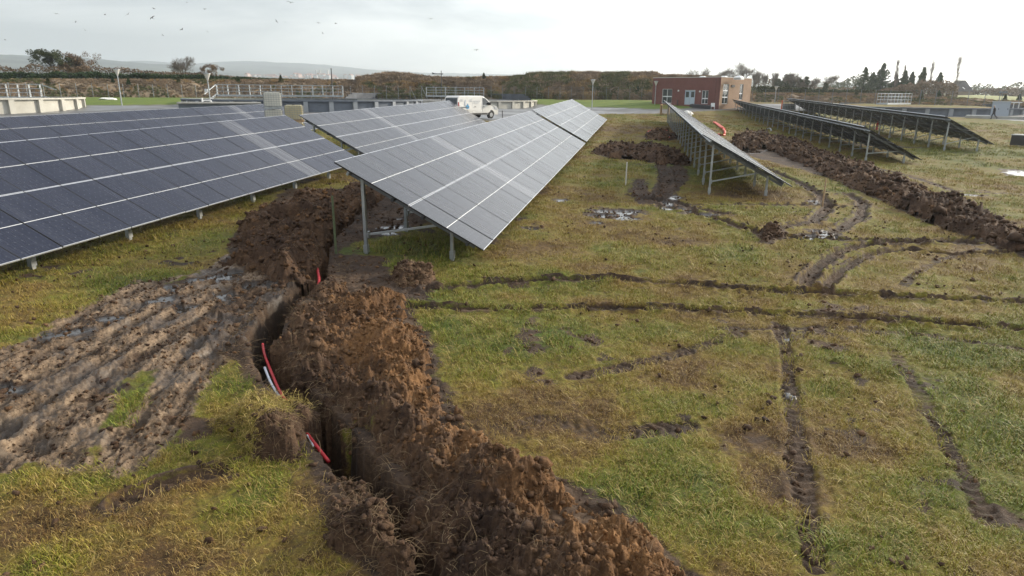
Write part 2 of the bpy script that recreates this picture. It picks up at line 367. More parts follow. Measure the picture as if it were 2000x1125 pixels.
def tint(x, y):
    t = np.zeros(x.shape)
    for L_, sg in ((GREENS, 1), (BROWNS, -1)):
        for px, py, r_, w_ in L_:
            k = (np.abs(x-px) < r_*3) & (np.abs(y-py) < r_*3); t[k] += sg*w_*np.exp(-((x[k]-px)**2+(y[k]-py)**2)/(r_*r_))
    return np.clip(t+(fbm(x, y, 5, 4, 130, .6)-.5)*2.2+(fbm(x, y, .9, 4, 131, .6)-.5)*1.6, -1.3, 1.3)
def surface(x, y, detail=True):
    """height of the field with all its marks, and the masks that say what it is made of"""
    r = np.hypot(x, y); base = ground_h(x, y)
    wob = (fbm(x, y, .5, 3, 5)-.5)*.22+(fbm(x, y, .14, 2, 6)-.5)*.07
    near = np.exp(-(r/45)**2)
    z = base+(fbm(x, y, 3.0, 3, 1)-.5)*.16*np.exp(-(r/80)**2)
    soil = np.zeros_like(x); mud = np.zeros_like(x); wet = np.zeros_like(x)
    fine = (fbm(x, y, .16, 3, 3)-.5)
    # mud field with ruts
    sd = on_sub(x, y, MUD, 1.5, lambda a, b: poly_sd(a, b, MUD), -9)+wob*2.6+(fbm(x, y, .28, 3, 7)-.5)*.6
    for isl in ISLES: sd = np.minimum(sd, -on_sub(x, y, isl, 1.0, lambda a, b: poly_sd(a, b, isl), -9)-wob*1.5)
    mud = sstep(-.22, .22, sd)
    gm = mud.copy()
    rz = np.zeros_like(x)
    for i, q in enumerate(RUTS):
        k = dist_box(x, y, q, .8); d, s = poly_dist(x[k], y[k], q); d = d+wob[k]*.5
        pr = -.10*np.exp(-(d/.13)**2)+.07*np.exp(-((d-.27)/.09)**2)
        tread = np.where(d < .22, .022*np.sin((s*1.0+d*1.6)*2*math.pi/.14), 0)
        gm[k] = np.maximum(gm[k], .8*np.exp(-(d/.22)**4)); rz[k] += pr*.42+tread*.5*(vnoise(x[k]/.5, y[k]/.5, 88))
    _a, _b = RUTS[2][0], RUTS[2][-1]; _l = math.hypot(_b[0]-_a[0], _b[1]-_a[1]); ux, uy = (_b[0]-_a[0])/_l, (_b[1]-_a[1])/_l
    su = x*ux+y*uy; sv = -x*uy+y*ux
    zm = rz+(1-np.abs(2*fbm(su*.35, sv, .20, 4, 8, .6)-1)*2-.6)*.075+(fbm(su*.5, sv, .09, 4, 9, .7)-.5)*.12+(fbm(x, y, .035, 2, 13)-.5)*.035
    z = z+gm*zm; mud = gm
    # wheel tracks across the grass
    for i, (q, w, dp) in enumerate(TRACKS):
        k = dist_box(x, y, q, 1.2); d, s = poly_dist(x[k], y[k], q); d = np.abs(d+wob[k]*.55)
        hard = min(1, dp/.05)
        br = sstep(.12, .75, fbm(x[k], y[k], .9, 3, 40+i)+hard*.55+(.35 if dp >= .08 else 0))
        mk = sstep(w*1.35, w*.65, d)*br
        z[k] += br*(-dp*sstep(w*1.15, w*.75, d)+dp*.75*np.exp(-((d-w*1.4)/(.35*w))**2)*(.4+1.2*vnoise(x[k]/.16, y[k]/.16, 77)))
        z[k] += mk*(.016*np.sin((s+d*.7)*2*math.pi/.16)+(fbm(x[k], y[k], .08, 2, 10)-.5)*.05*hard)
        soil[k] = np.maximum(soil[k], mk*(.55+.45*hard)); 
        soil[k] = np.maximum(soil[k], .75*hard*br*np.exp(-((d-w*1.4)/(.4*w))**2)*sstep(.35, .6, vnoise(x[k]/.2, y[k]/.2, 79)))
    # bare earth without height
    for q in DARK+[BANK_NEAR, BANK_LEFT, BANK_FAR, HEAP_MID, HEAP_PIPE, HEAP_ROUND, SOD_LOW, CLUMP]:
        s_ = on_sub(x, y, q, 2, lambda a, b: poly_sd(a, b, q), -9)+wob*1.6
        mk = sstep(-.22, .12, s_); soil = np.maximum(soil, mk); z = z+mk*(lumps(x, y, .16, 31)*.35+fine*.06)*near
    # scattered crumbs and bare patches in the grass
    pt = fbm(x, y, 1.6, 4, 21)*.6+fbm(x, y, .35, 3, 22)*.4
    bare = sstep(.645, .73, pt)*(r < 70); soil = np.maximum(soil, bare*.75)
    # trench
    td = on_sub(x, y, TRENCH, 2.0, lambda a, b: poly_dist(a, b, TRENCH)[0], 9)
    td = td+wob*.45+fine*.05
    cut = sstep(.27, .17, td)
    z = z-cut*(.95+fine*.25)
    soil = np.maximum(soil, sstep(.62, .30, td+wob*.8))
    z = z+np.where(td > .24, .05*np.exp(-((td-.36)/.12)**2)*(.3+vnoise(x/.15, y/.15, 91)), 0)
    # grass micro relief
    g = (1-np.clip(soil+mud, 0, 1))
    z = z+g*((fbm(x, y, .11, 2, 60)-.5)*.055+(fbm(x, y, .4, 2, 61)-.5)*.05)*near
    # yard and lawn
    yard = sstep(-.3, .3, poly_sd(x, y, YARD)); yard[r < 35] = 0
    lawn = sstep(-.5, .5, poly_sd(x, y, LAWN)); lawn[r < 60] = 0; lawn = np.maximum(lawn, sstep(100, 103, r)*(1-yard)*(r < 300)*np.where(x > -20, 0, 1)); lawn *= 1-yard
    flat = np.clip(yard+lawn, 0, 1); z = z*(1-flat)+(base+lawn*.1)*flat; soil *= 1-flat; mud = mud*(1-flat)
    # puddles lie level
    for px, py, a, b in PUDDLES:
        k = (np.abs(x-px) < a*1.8) & (np.abs(y-py) < a*1.8)
        if not k.any(): continue
        ang = math.atan2(py, px); u = (x[k]-px)*math.cos(ang)+(y[k]-py)*math.sin(ang); v = -(x[k]-px)*math.sin(ang)+(y[k]-py)*math.cos(ang)
        # long axis across the view of the tracks, outline ragged by noise
        d = np.sqrt((v/a)**2+(u/(b*2.2))**2)+(fbm(x[k], y[k], .35*a+.08, 3, 50)-.5)*1.3+(fbm(x[k], y[k], .09, 2, 51)-.5)*.5
        mk = sstep(.85, .70, d); lvl = gh(px, py)-.025
        z[k] = np.where(mk > .01, z[k]*(1-mk)+lvl*mk, z[k]); wet[k] = np.maximum(wet[k], mk); soil[k] = np.maximum(soil[k], sstep(1.35, .8, d))
    wet = np.where((mud > .5), np.maximum(wet, .45*sstep(.54, .66, fbm(x, y, .5, 3, 66))), wet)
    return z, soil, mud, wet, yard, lawn, cut, gm*(zm)

VIEW_AZ = -YAW
fine_a = np.linspace(VIEW_AZ-R(50), VIEW_AZ+R(50), 1020)
coarse_a = np.linspace(VIEW_AZ+R(50), VIEW_AZ-R(50)+2*math.pi, 90)[1:-1]
angs = np.concatenate([fine_a, coarse_a])
rad = [.4]
while rad[-1] < 9000:
    r_ = rad[-1]; rad.append(r_*(1.10 if r_ < 3.8 else 1.0045 if r_ < 24 else 1.0065 if r_ < 60 else 1.012 if r_ < 170 else 1.07))
rad = np.array(rad)
RR, AA = np.meshgrid(rad, angs, indexing='ij'); GX = RR*np.sin(AA); GY = RR*np.cos(AA)
GZ, soil, mud, wet, yard, lawn, cut, relief = surface(GX.ravel(), GY.ravel())
nr, na = RR.shape
idx = np.arange(nr*na).reshape(nr, na)
quads = np.stack([idx[:-1, :], np.roll(idx, -1, 1)[:-1, :], np.roll(idx, -1, 1)[1:, :], idx[1:, :]], -1).reshape(-1, 4)
VG = np.stack([GX.ravel(), GY.ravel(), GZ], -1)
ctr = len(VG); VG = np.vstack([VG, [[0, 0, gh(0, 0)]]])
pad = lambda a: np.append(a, 0)

def grass_colour(h, pos, bright=1.0, tn=None):
    """olive, straw and green of winter grass by place"""
    big = h.noise(pos, .16, 4, .6); mid = h.noise(pos, .9, 5, .65, .6); fin = h.noise(pos, 9, 4, .7); 
    v = h.math('ADD', h.math('MULTIPLY', big, .45), h.math('MULTIPLY', mid, .55))
    v = h.math('ADD', v, h.math('MULTIPLY', h.math('SUBTRACT', fin, .5), .5))
    if tn is not None: v = h.math('ADD', h.math('ADD', h.math('MULTIPLY', h.math('SUBTRACT', v, .5), .55), .49), h.math('ADD', h.math('MULTIPLY', tn, .15), .022))
    b = bright
    c = h.ramp(v, [(.32, (.070*b, .036*b, .015*b)), (.40, (.140*b, .080*b, .024*b)), (.47, (.225*b, .160*b, .030*b)), (.54, (.195*b, .180*b, .020*b)), (.61, (.125*b, .150*b, .014*b)), (.72, (.065*b, .110*b, .008*b))])
    return c
def soil_colour(h, pos):
    n1 = h.noise(pos, 1.1, 5, .6); n2 = h.noise(pos, 14, 4, .7)
    v = h.math('ADD', h.math('MULTIPLY', n1, .6), h.math('MULTIPLY', n2, .4))
    return h.ramp(v, [(.30, (.016, .010, .007)), (.46, (.038, .023, .014)), (.57, (.070, .042, .024)), (.72, (.14, .09, .05))])

m, h, bs = new_mat('field_ground'); M_GROUND = m
pos = h.node('ShaderNodeNewGeometry').outputs['Position']
gc = grass_colour(h, pos, .86, h.attr('tn'))
fin = h.noise(pos, 30, 4, .7)
gc = h.mix(h.mr(h.math('ADD', h.math('MULTIPLY', fin, .5), h.math('MULTIPLY', h.noise(pos, 6, 4, .7), .5)), .36, .60, .85, 0), gc, (.045, .028, .012))
sc_ = soil_colour(h, pos)
_a, _b = RUTS[2][0], RUTS[2][-1]; RANG = math.atan2(_b[1]-_a[1], _b[0]-_a[0])
mpp = h.node('ShaderNodeMapping'); mpp.vector_type = 'TEXTURE'; mpp.inputs['Rotation'].default_value = (0, 0, RANG); mpp.inputs['Scale'].default_value = (3.2, 1, 1); h.l.new(pos, mpp.inputs['Vector'])
mn = h.noise(mpp.outputs[0], 4.5, 6, .7, .5); mn2 = h.noise(pos, 16, 5, .75)
mc = h.ramp(h.math('ADD', h.math('MULTIPLY', mn, .5), h.math('MULTIPLY', mn2, .5)), [(.37, (.040, .024, .013)), (.46, (.115, .074, .041)), (.54, (.22, .150, .090)), (.68, (.32, .24, .155))])
a_soil, a_mud, a_wet, a_yard, a_lawn = (h.attr(k) for k in ('soil', 'mud', 'wet', 'yard', 'lawn'))
nf = h.math('MULTIPLY', h.math('SUBTRACT', h.noise(pos, 7, 5, .75), .5), 1.3)
soilf = h.math('MULTIPLY', h.math('SUBTRACT', h.math('ADD', a_soil, h.math('MULTIPLY', nf, h.mr(a_soil, 0, .1, 0, 1))), .30), 3.0, clamp=True)
mudf = h.math('MULTIPLY', h.math('SUBTRACT', h.math('ADD', a_mud, h.math('MULTIPLY', nf, h.mr(a_mud, 0, .1, 0, 1))), .30), 3.0, clamp=True)
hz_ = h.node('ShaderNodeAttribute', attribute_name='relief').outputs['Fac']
mc = h.mix(h.mr(h.math('ADD', hz_, h.math('MULTIPLY', h.math('SUBTRACT', mn2, .5), .05)), -.05, .02, .85, 0), mc, (.045, .028, .016))  # crevice shade put into the mud colour, darker where relief is low
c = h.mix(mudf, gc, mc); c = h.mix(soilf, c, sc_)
lc = h.ramp(h.noise(pos, .35, 5, .65), [(.3, (.065, .11, .010)), (.55, (.105, .15, .014)), (.75, (.15, .17, .022))])
c = h.mix(a_lawn, c, lc)
yc = h.ramp(h.noise(pos, .25, 5, .6, .5), [(.35, (.095, .097, .10)), (.6, (.16, .16, .16)), (.7, (.20, .195, .19))])
c = h.mix(a_yard, c, yc)
c = h.mix(a_wet, c, (.030, .026, .022))
h.l.new(c, bs.inputs['Base Color'])
rg = h.mix(mudf, (.92,)*3, (.50,)*3); rg = h.mix(soilf, rg, (.88,)*3)
yr = h.ramp(h.noise(pos, .12, 4, .6), [(.42, (.34,)*3), (.60, (.7,)*3)]); rg = h.mix(a_yard, rg, yr)
rg = h.mix(h.math('MULTIPLY', a_wet, 1.0), rg, (.06,)*3)
h.l.new(rg, bs.inputs['Roughness'])
bs.inputs['Specular IOR Level'].default_value = .35
bp = h.node('ShaderNodeBump'); bp.inputs['Distance'].default_value = .03
bn = h.math('ADD', h.noise(pos, 22, 6, .75), h.math('MULTIPLY', h.noise(pos, 6, 4, .7), 1.5))
h.l.new(bn, bp.inputs['Height'])
bst = h.math('MULTIPLY', h.math('SUBTRACT', 1.0, a_yard), h.math('SUBTRACT', 1.0, a_wet))
h.l.new(h.math('MULTIPLY', bst, .8), bp.inputs['Strength']); h.l.new(bp.outputs[0], bs.inputs['Normal'])

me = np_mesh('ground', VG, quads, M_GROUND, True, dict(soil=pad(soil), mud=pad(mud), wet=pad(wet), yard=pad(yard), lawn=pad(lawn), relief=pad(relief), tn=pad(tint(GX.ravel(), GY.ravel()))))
bmx = me
ground = link('ground', me); ground['kind'] = 'structure'
# centre cap under the camera
cap = MB(); ring = [tuple(VG[i]) for i in range(na)]
cap.add([(0, 0, gh(0, 0))]+ring, [(0, 1+(i+1) % na, 1+i) for i in range(na)])
o = cap.build('ground_patch', M_GROUND); o['kind'] = 'structure'

# ---------------------------------------------------------------- solar tables
m, h, bs = new_mat('panel_glass'); M_GLASS = m
def glass(dust_amt, name, cell=(.011,.014,.024), dc=(.40,.41,.43)):
    m, h, bs = new_mat(name)
    uv = h.node('ShaderNodeTexCoord').outputs['UV']; oi = h.node('ShaderNodeObjectInfo')
    geo = h.node('ShaderNodeNewGeometry').outputs['Position']
    sp = h.node('ShaderNodeSeparateXYZ'); h.l.new(uv, sp.inputs[0])
    # streaks run down the slope; continuous along the row
    spp = h.node('ShaderNodeSeparateXYZ'); h.l.new(geo, spp.inputs[0])
    cb = h.node('ShaderNodeCombineXYZ'); h.l.new(h.math('MULTIPLY', spp.outputs[1], 9.0), cb.inputs[0]); h.l.new(h.math('MULTIPLY', spp.outputs[0], .55), cb.inputs[1]); h.l.new(h.math('MULTIPLY', oi.outputs['Random'], 3.0), cb.inputs[2])
    st = h.noise(cb.outputs[0], 1.0, 5, .7)
    cb2 = h.node('ShaderNodeCombineXYZ'); h.l.new(h.math('MULTIPLY', spp.outputs[1], 1.1), cb2.inputs[0]); h.l.new(h.math('MULTIPLY', spp.outputs[0], .12), cb2.inputs[1])
    st2 = h.noise(cb2.outputs[0], 1.0, 3, .5)
    d = h.mr(h.math('ADD', h.math('MULTIPLY', st, .6), h.math('MULTIPLY', st2, .4)), .36, .66, .0, 1.0)
    dust = h.math('MULTIPLY', h.math('ADD', h.math('MULTIPLY', d, .17), .035), dust_amt, clamp=True)
    dust = h.math('ADD', dust, h.math('MULTIPLY', h.math('SUBTRACT', oi.outputs['Random'], .5), .02), clamp=True)
    # cells: fine dark joints and small pale dots where cells meet
    fx = h.math('FRACT', h.math('MULTIPLY', sp.outputs[0], 6.0)); fy = h.math('FRACT', h.math('MULTIPLY', sp.outputs[1], 12.0))
    dx = h.math('ABSOLUTE', h.math('SUBTRACT', fx, .5)); dy = h.math('ABSOLUTE', h.math('SUBTRACT', fy, .5))
    dotm = h.math('MULTIPLY', h.math('GREATER_THAN', dx, .455), h.math('GREATER_THAN', dy, .42))
    lin = h.math('MAXIMUM', h.math('GREATER_THAN', dx, .488), h.math('GREATER_THAN', dy, .475))
    c = h.mix(h.math('MULTIPLY', lin, .5), cell, (.004, .004, .006))
    c = h.mix(h.math('MULTIPLY', dotm, .20), c, (.45, .48, .55))
    c = h.mix(dust, c, dc)
    h.l.new(c, bs.inputs['Base Color'])
    h.l.new(h.mr(d, 0, 1, .16, .34), bs.inputs['Roughness'])
    bs.inputs['Specular IOR Level'].default_value = .36; bs.inputs['IOR'].default_value = 1.45
    return m
M_GLASS = glass(.72, 'panel_glass'); M_GLASS2 = glass(2.2, 'panel_glass_dusty'); M_GLASSB = glass(.30, 'panel_glass_skytint', (.006,.009,.024), (.31,.34,.42)); M_GLASSB2 = glass(1.5, 'panel_glass_skytint_dusty', (.008,.010,.020), (.36,.38,.42))  # blue variants carry the sky reflection's tint in cell and dust colour
MW, MH, MT = 1.040, 2.095, .035
def module_mesh(gm, name):
    b = MB(); xs = [0, .012, MW-.012, MW]; ys = [0, .016, MH/2-.009, MH/2+.009, MH-.016, MH]
    # local: x down the slope (0..MH), y along the row (0..MW), z up off the glass
    for i in range(5):
        for j in range(3):
            x0, x1, y0, y1 = ys[i], ys[i+1], xs[j], xs[j+1]
            if j != 1: mi = 1
            elif i in (0, 4): mi = 2
            elif i == 2: mi = 3
            else: mi = 0
            z = 0 if mi in (1, 2) else -.002
            b.add([(x0, y0, 0), (x1, y0, 0), (x1, y1, 0), (x0, y1, 0)], [(0, 1, 2, 3)], mi)
    b.add([(0,0,-MT),(MH,0,-MT),(MH,MW,-MT),(0,MW,-MT)], [(3,2,1,0)], 4)
    b.add([(0,0,0),(MH,0,0),(MH,0,-MT),(0,0,-MT)], [(3,2,1,0)], 1); b.add([(0,MW,0),(MH,MW,0),(MH,MW,-MT),(0,MW,-MT)], [(0,1,2,3)], 1)
    b.add([(0,0,0),(0,MW,0),(0,MW,-MT),(0,0,-MT)], [(0,1,2,3)], 2); b.add([(MH,0,0),(MH,MW,0),(MH,MW,-MT),(MH,0,-MT)], [(3,2,1,0)], 2)
    b.box((MH/2-.03, MW/2-.07, -MT-.02), (MH/2+.01, MW/2+.07, -MT-.001), 5)
    pass
    me = b.mesh(name, [gm, M_BLACK, M_SILVER, M_WHITE, M_BACK, M_WHITE])
    uvl = me.uv_layers.new(name='UVMap')
    for lp in me.loops:
        co = me.vertices[lp.vertex_index].co; uvl.data[lp.index].uv = (co.y/MW, co.x/MH)
    return me
ME_MOD = module_mesh(M_GLASS, 'solar_module'); ME_MOD2 = module_mesh(M_GLASS2, 'solar_module_dusty'); ME_B = module_mesh(M_GLASSB, 'solar_module_skytint'); ME_B2 = module_mesh(M_GLASSB2, 'solar_module_skytint_dusty')
post_cache = {}
def solar_table(key, label, dusty=(), first=3.0, gaps=()):
    x0, y0, z0, slope, n = TABLES[key]; z0 += CAM_Z; L = n*PITCH_M
    base = empty('solar_table', (x0+2, y0, gh(x0+2, y0)), label, 'solar array', 'rows of solar panels in the field')
    bl = Vector(base.location); O = Vector((x0, y0, z0))-bl
    dY = Vector((0, 1, slope)).normalized(); dX = Vector((math.cos(TILT), 0, -math.sin(TILT))); dX = (dX-dY*dX.dot(dY)).normalized(); dZ = dX.cross(dY)
    M3 = Matrix((dX, dY, dZ)).transposed(); eul = M3.to_euler(); off = 0
    rnd = random.Random(key)
    for k in range(n):
        if k in gaps: off += .35
        for row in (0, 1):
            me = ((ME_B2 if k in dusty else ME_B) if key in ('L1', 'B') else (ME_MOD2 if k in dusty else ME_MOD))
            j = dZ*rnd.uniform(-.003, .003)
            link('solar_panel', me, base, O+dX*(row*(MH+.022))+dY*(k*PITCH_M+off+.007)+j, (eul.x+rnd.uniform(-.003,.003), eul.y+rnd.uniform(-.0025,.0025), eul.z))
    L += off
    S_ = 2*MH+.022
    P = lambda s, t, d=0.0: O+dY*s+dX*t+dZ*d
    # purlins along the row
    for t in (.42, 1.68, 2.53, 3.79):
        b = MB(); b.beam(P(-.12 if key in ('D', 'E', 'F') else -.02, t, -.085), P(L+.05, t, -.085), .06, .09, dZ); b.build('purlin', M_GALV if t < 1 else M_SHADEST, base)
    ns = int((L-.5)//3.02)
    for k in range(ns+1):
        s = .45+k*3.02
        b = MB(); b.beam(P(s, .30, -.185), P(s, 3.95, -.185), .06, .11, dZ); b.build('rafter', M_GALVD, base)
        for t in (.66, 3.25):
            top = P(s, t, -.15); foot = Vector((top.x, top.y, 0)); wz = gh(top.x+bl.x, top.y+bl.y)-bl.z-.25
            b = MB(); b.beam((top.x, top.y, wz), (top.x, top.y, top.z), .075, .10, (0, 1, 0)); b.box((top.x-.055, top.y-.07, wz+.30), (top.x+.055, top.y+.07, wz+.50)); b.build('post', M_GALV, base)
            if t < 1: hx = (top.x, top.y, wz)
        q = P(s+.06, 2.9, -.2)
        b = MB(); b.beam((hx[0], hx[1]+.06, hx[2]+.25+.50), q, .05, .05); b.box((hx[0]-.02, hx[1]-.02, hx[2]+.68), (hx[0]+.08, hx[1]+.11, hx[2]+.84)); b.build('brace', M_GALV, base)
    return base
solar_table('L1', 'large dark blue array nearest the camera, at the left edge of the field', dusty=(20,))
solar_table('A2', 'grey array behind the nearest middle array, with the white van beyond its far end', dusty=(7,))
solar_table('B', 'long array farthest left, showing only its top strip behind the large blue array', dusty=(24,))
solar_table('C1', 'grey streaked array in the middle with bare steel posts over its near end', dusty=(7,))
solar_table('C2', 'short-looking array just beyond the dark gap at the far end of the middle array')
tD = solar_table('D', 'narrow-looking array right of the middle seen along its posts, ending in a sharp low corner')
tE = solar_table('E', 'black-backed array seen from behind beside the long brown earth bank', gaps=(40,))
tF = solar_table('F', 'black-backed array farthest right, near the walking person', gaps=(30,))

# ---------------------------------------------------------------- dug soil: banks and heaps standing on the field
m, h, bs = new_mat('dug_soil'); M_SOIL = m
pos = h.node('ShaderNodeNewGeometry').outputs['Position']
n1 = h.noise(pos, .9, 4, .6); n2 = h.noise(pos, 12, 5, .75); ora = h.attr('sub')
v = h.math('ADD', h.math('MULTIPLY', n1, .5), h.math('MULTIPLY', n2, .5))
dk = h.ramp(v, [(.34, (.022, .012, .008)), (.48, (.062, .035, .020)), (.60, (.120, .070, .038)), (.72, (.20, .125, .07))])
lt = h.ramp(v, [(.34, (.060, .030, .012)), (.48, (.145, .072, .028)), (.60, (.25, .13, .052)), (.72, (.36, .22, .11))])
sb = h.math('MULTIPLY', h.math('SUBTRACT', h.math('ADD', ora, h.math('MULTIPLY', h.math('SUBTRACT', h.noise(pos, 2.5, 5, .7), .5), 1.4)), .35), 2.4, clamp=True)
c = h.mix(sb, dk, lt)
gr = grass_colour(h, pos, .8); gf = h.math('MULTIPLY', h.math('SUBTRACT', h.math('ADD', h.attr('turf'), h.math('MULTIPLY', h.math('SUBTRACT', h.noise(pos, 6, 4, .7), .5), 1.2)), .5), 4, clamp=True)
gf = h.math('MULTIPLY', gf, h.math('GREATER_THAN', h.attr('turf'), .05))
c = h.mix(gf, c, gr)
h.l.new(c, bs.inputs['Base Color']); bs.inputs['Roughness'].default_value = .9; bs.inputs['Specular IOR Level'].default_value = .3
bp = h.node('ShaderNodeBump'); bp.inputs['Distance'].default_value = .025; bp.inputs['Strength'].default_value = .9
h.l.new(h.math('ADD', h.noise(pos, 26, 6, .75), h.math('MULTIPLY', h.noise(pos, 8, 4, .7), 1.6)), bp.inputs['Height']); h.l.new(bp.outputs[0], bs.inputs['Normal'])

def heap(name, poly, hmax, slope_w, label, cat, sub=0.0, turf=None, clod=1.0, group=None, seed=0, edge=.10):
    """a heap of dug earth raised on the field inside an outline"""
    x = GX.ravel(); y = GY.ravel(); k = dist_box(x, y, poly, .6); ii = np.nonzero(k)[0]
    X, Y, Z = x[ii], y[ii], GZ[ii]
    w = (fbm(X, Y, .7, 3, 5+seed)-.5)*.75+(fbm(X, Y, .2, 3, 6+seed)-.5)*.35
    sd = poly_sd(X, Y, poly)+w
    base = ground_h(X, Y)
    t = np.clip(sd/slope_w, 0, 1); prof = np.sin(t*math.pi/2)**.9
    big = .30+1.45*sstep(.25, .75, fbm(X, Y, .75, 3, 12+seed))
    wx = (fbm(X, Y, .07, 3, 300)-.5)*.16; wy = (fbm(X, Y, .07, 3, 301)-.5)*.16
    bil = lambda sc_, sd_: 1-np.abs(2*fbm(X+wx, Y+wy, sc_, 3, sd_, .55)-1)*2.2
    L = .13*bil(.42, 310+seed)+.075*bil(.17, 313+seed)+lumps(X+wx, Y-wy, .12, 73+seed)*.16+lumps(X+wy*.7, Y+wx*.7, .055, 76+seed)*.22+(fbm(X, Y, .06, 4, 316+seed, .75)-.5)*.12-.06
    zz = hmax*prof*big+np.clip(sd/.18, 0, 1)*(L*clod+(fbm(X, Y, .12, 3, 80+seed)-.5)*.07*clod)-.03
    zt = np.where(sd > -edge, base+zz, -99)
    zt = np.where((sd > -edge), np.maximum(zt, base-.6), zt)
    keep = np.zeros(nr*na, bool); keep[ii] = sd > -edge
    Zf = np.zeros(nr*na); Zf[ii] = np.where(sd < .02, np.minimum(Z, base)-.05+np.clip(sd+edge, 0, 9)*.4, zt)
    fq = quads[keep[quads].all(1)]
    used = np.unique(fq); rm = np.full(nr*na, -1); rm[used] = np.arange(len(used))
    hrel = np.zeros(nr*na); hrel[ii] = np.clip(zz/hmax, 0, 2)
    subv = np.zeros(nr*na); subv[ii] = sub(X, Y) if callable(sub) else sub
    tv = np.zeros(nr*na); 
    if turf is not None: tv[ii] = turf(X, Y)
    c = np.array([x[used].mean(), y[used].mean(), 0]); c[2] = gh(c[0], c[1])
    V = np.stack([x[used], y[used], Zf[used]], -1)-c
    me = np_mesh(name, V, rm[fq], M_SOIL, True, dict(sub=subv[used], turf=tv[used]))
    o = link(name, me); o.location = c
    setp(o, label, cat, group)
    return o, (X, Y, np.maximum(Zf[ii], -50), sd)
_pa, _pb = at(800, 620), at(1150, 1000)
def sub_sun_near(X, Y):
    s = poly_sd(X, Y, BANK_NEAR); d, al = poly_dist(X, Y, TRENCH)
    return .15+.55*sstep(.35, 1.5, d)+.35*(fbm(X, Y, .8, 3, 150)-.5)  # orange subsoil, raised away from the trench to colour the bank's sunlit side
heapN, hN = heap('soil_bank', BANK_NEAR, .24, .75, 'big orange-brown bank of dug soil along the right side of the trench', 'soil bank', sub_sun_near, turf=lambda X, Y: .62*np.exp(-((X-at(690,850).x)**2+(Y-at(690,850).y)**2)/.25), seed=1)
heapL, hL = heap('soil_bank', BANK_LEFT, .34, .6, 'dark brown bank of dug soil behind the muddy tracks, between trench and blue array', 'soil bank', .22, seed=2)
heapF, hF = heap('soil_bank', BANK_FAR, .30, .7, 'long straight dark bank of dug soil running to the right edge of the picture', 'soil bank', .10, clod=1.5, seed=3)
heapM, hM = heap('soil_heap', HEAP_MID, .24, .8, 'low dark soil heap on the grass left of the narrow array', 'soil heap', .05, clod=1.5, seed=4)
heapP, hP = heap('soil_heap', HEAP_PIPE, .34, .9, 'small reddish soil heap with a red pipe arching over it', 'soil heap', .3, clod=1.2, seed=5)
heapR, hR = heap('soil_heap', HEAP_ROUND, .20, .38, 'rounded dark mound of earth in front of the middle array', 'soil heap', .02, clod=.8, seed=6)
heapS, hS = heap('turf_clump', SOD, .25, .26, 'grassy overturned sod clump lying left of the trench over the red pipe', 'sod clump', .05, turf=lambda X, Y: .75*sstep(at(590,830).x, at(540,830).x, X), clod=.8, seed=7)
heapT, hT = heap('turf_clump', SOD_LOW, .20, .35, 'brown root-filled sod edge slumping on the left lip of the trench', 'sod clump', .08, clod=.9, seed=8)
heapC, hC = heap('turf_clump', CLUMP, .22, .3, 'small wet clod of torn turf where the wheel tracks cross', 'sod clump', .05, clod=1.2, seed=9)

# loose clods: small faceted lumps strewn on and around the banks
def rot_rand(n):
    a = np.random.rand(n, 3)*2*math.pi; ca, sa = np.cos(a), np.sin(a)
    Rz = np.zeros((n,3,3)); Rz[:,0,0]=ca[:,0]; Rz[:,0,1]=-sa[:,0]; Rz[:,1,0]=sa[:,0]; Rz[:,1,1]=ca[:,0]; Rz[:,2,2]=1
    Rx = np.zeros((n,3,3)); Rx[:,0,0]=1; Rx[:,1,1]=ca[:,1]; Rx[:,1,2]=-sa[:,1]; Rx[:,2,1]=sa[:,1]; Rx[:,2,2]=ca[:,1]
    return np.einsum('nij,njk->nik', Rz, Rx)
_t = (1+5**.5)/2
ICO_V = np.array([(-1,_t,0),(1,_t,0),(-1,-_t,0),(1,-_t,0),(0,-1,_t),(0,1,_t),(0,-1,-_t),(0,1,-_t),(_t,0,-1),(_t,0,1),(-_t,0,-1),(-_t,0,1)])/1.9
ICO_F = np.array([(0,11,5),(0,5,1),(0,1,7),(0,7,10),(0,10,11),(1,5,9),(5,11,4),(11,10,2),(10,7,6),(7,1,8),(3,9,4),(3,4,2),(3,2,6),(3,6,8),(3,8,9),(4,9,5),(2,4,11),(6,2,10),(8,6,7),(9,8,1)])
def clods(parent, H, n, smin, smax, seed, sub=0.0):
    rg = np.random.RandomState(seed); X, Y, Z, sd = H; w = np.where(sd > -.05, 1.0, 0); 
    # even spread by area: weight by distance squared (the grid is denser near by)
    w = w*(X*X+Y*Y); w /= w.sum(); i = rg.choice(len(X), n, p=w)
    s = smin*(smax/smin)**(rg.rand(n)**3.0); V = ICO_V[None]*(1+.9*(rg.rand(n, 12, 1)-.5))*s[:, None, None]*np.array([1.15, 1, .8])
    V = np.einsum('nij,nkj->nki', rot_rand(n), V)+np.stack([X[i], Y[i], Z[i]+s*.25], -1)[:, None]-np.array(parent.location)
    F = ICO_F[None]+np.arange(n)[:, None, None]*12
    sv = (sub(X[i], Y[i]) if callable(sub) else np.full(n, sub))+rg.rand(n)*.5-.15
    me = np_mesh('clods', V.reshape(-1, 3), F.reshape(-1, 3), M_SOIL, False, dict(sub=np.repeat(sv, 12), turf=np.zeros(n*12)))
    o = link('clods', me, parent); o['kind'] = 'stuff'
clods(heapN, hN, 11000, .006, .042, 11, sub_sun_near); clods(heapN, hN, 90, .04, .10, 51, lambda X, Y: sub_sun_near(X, Y)-.2); clods(heapL, hL, 120, .06, .14, 52, .1); clods(heapF, hF, 120, .08, .18, 53, .1); clods(heapL, hL, 4500, .012, .08, 12, .25); clods(heapF, hF, 6000, .03, .16, 13, .1)
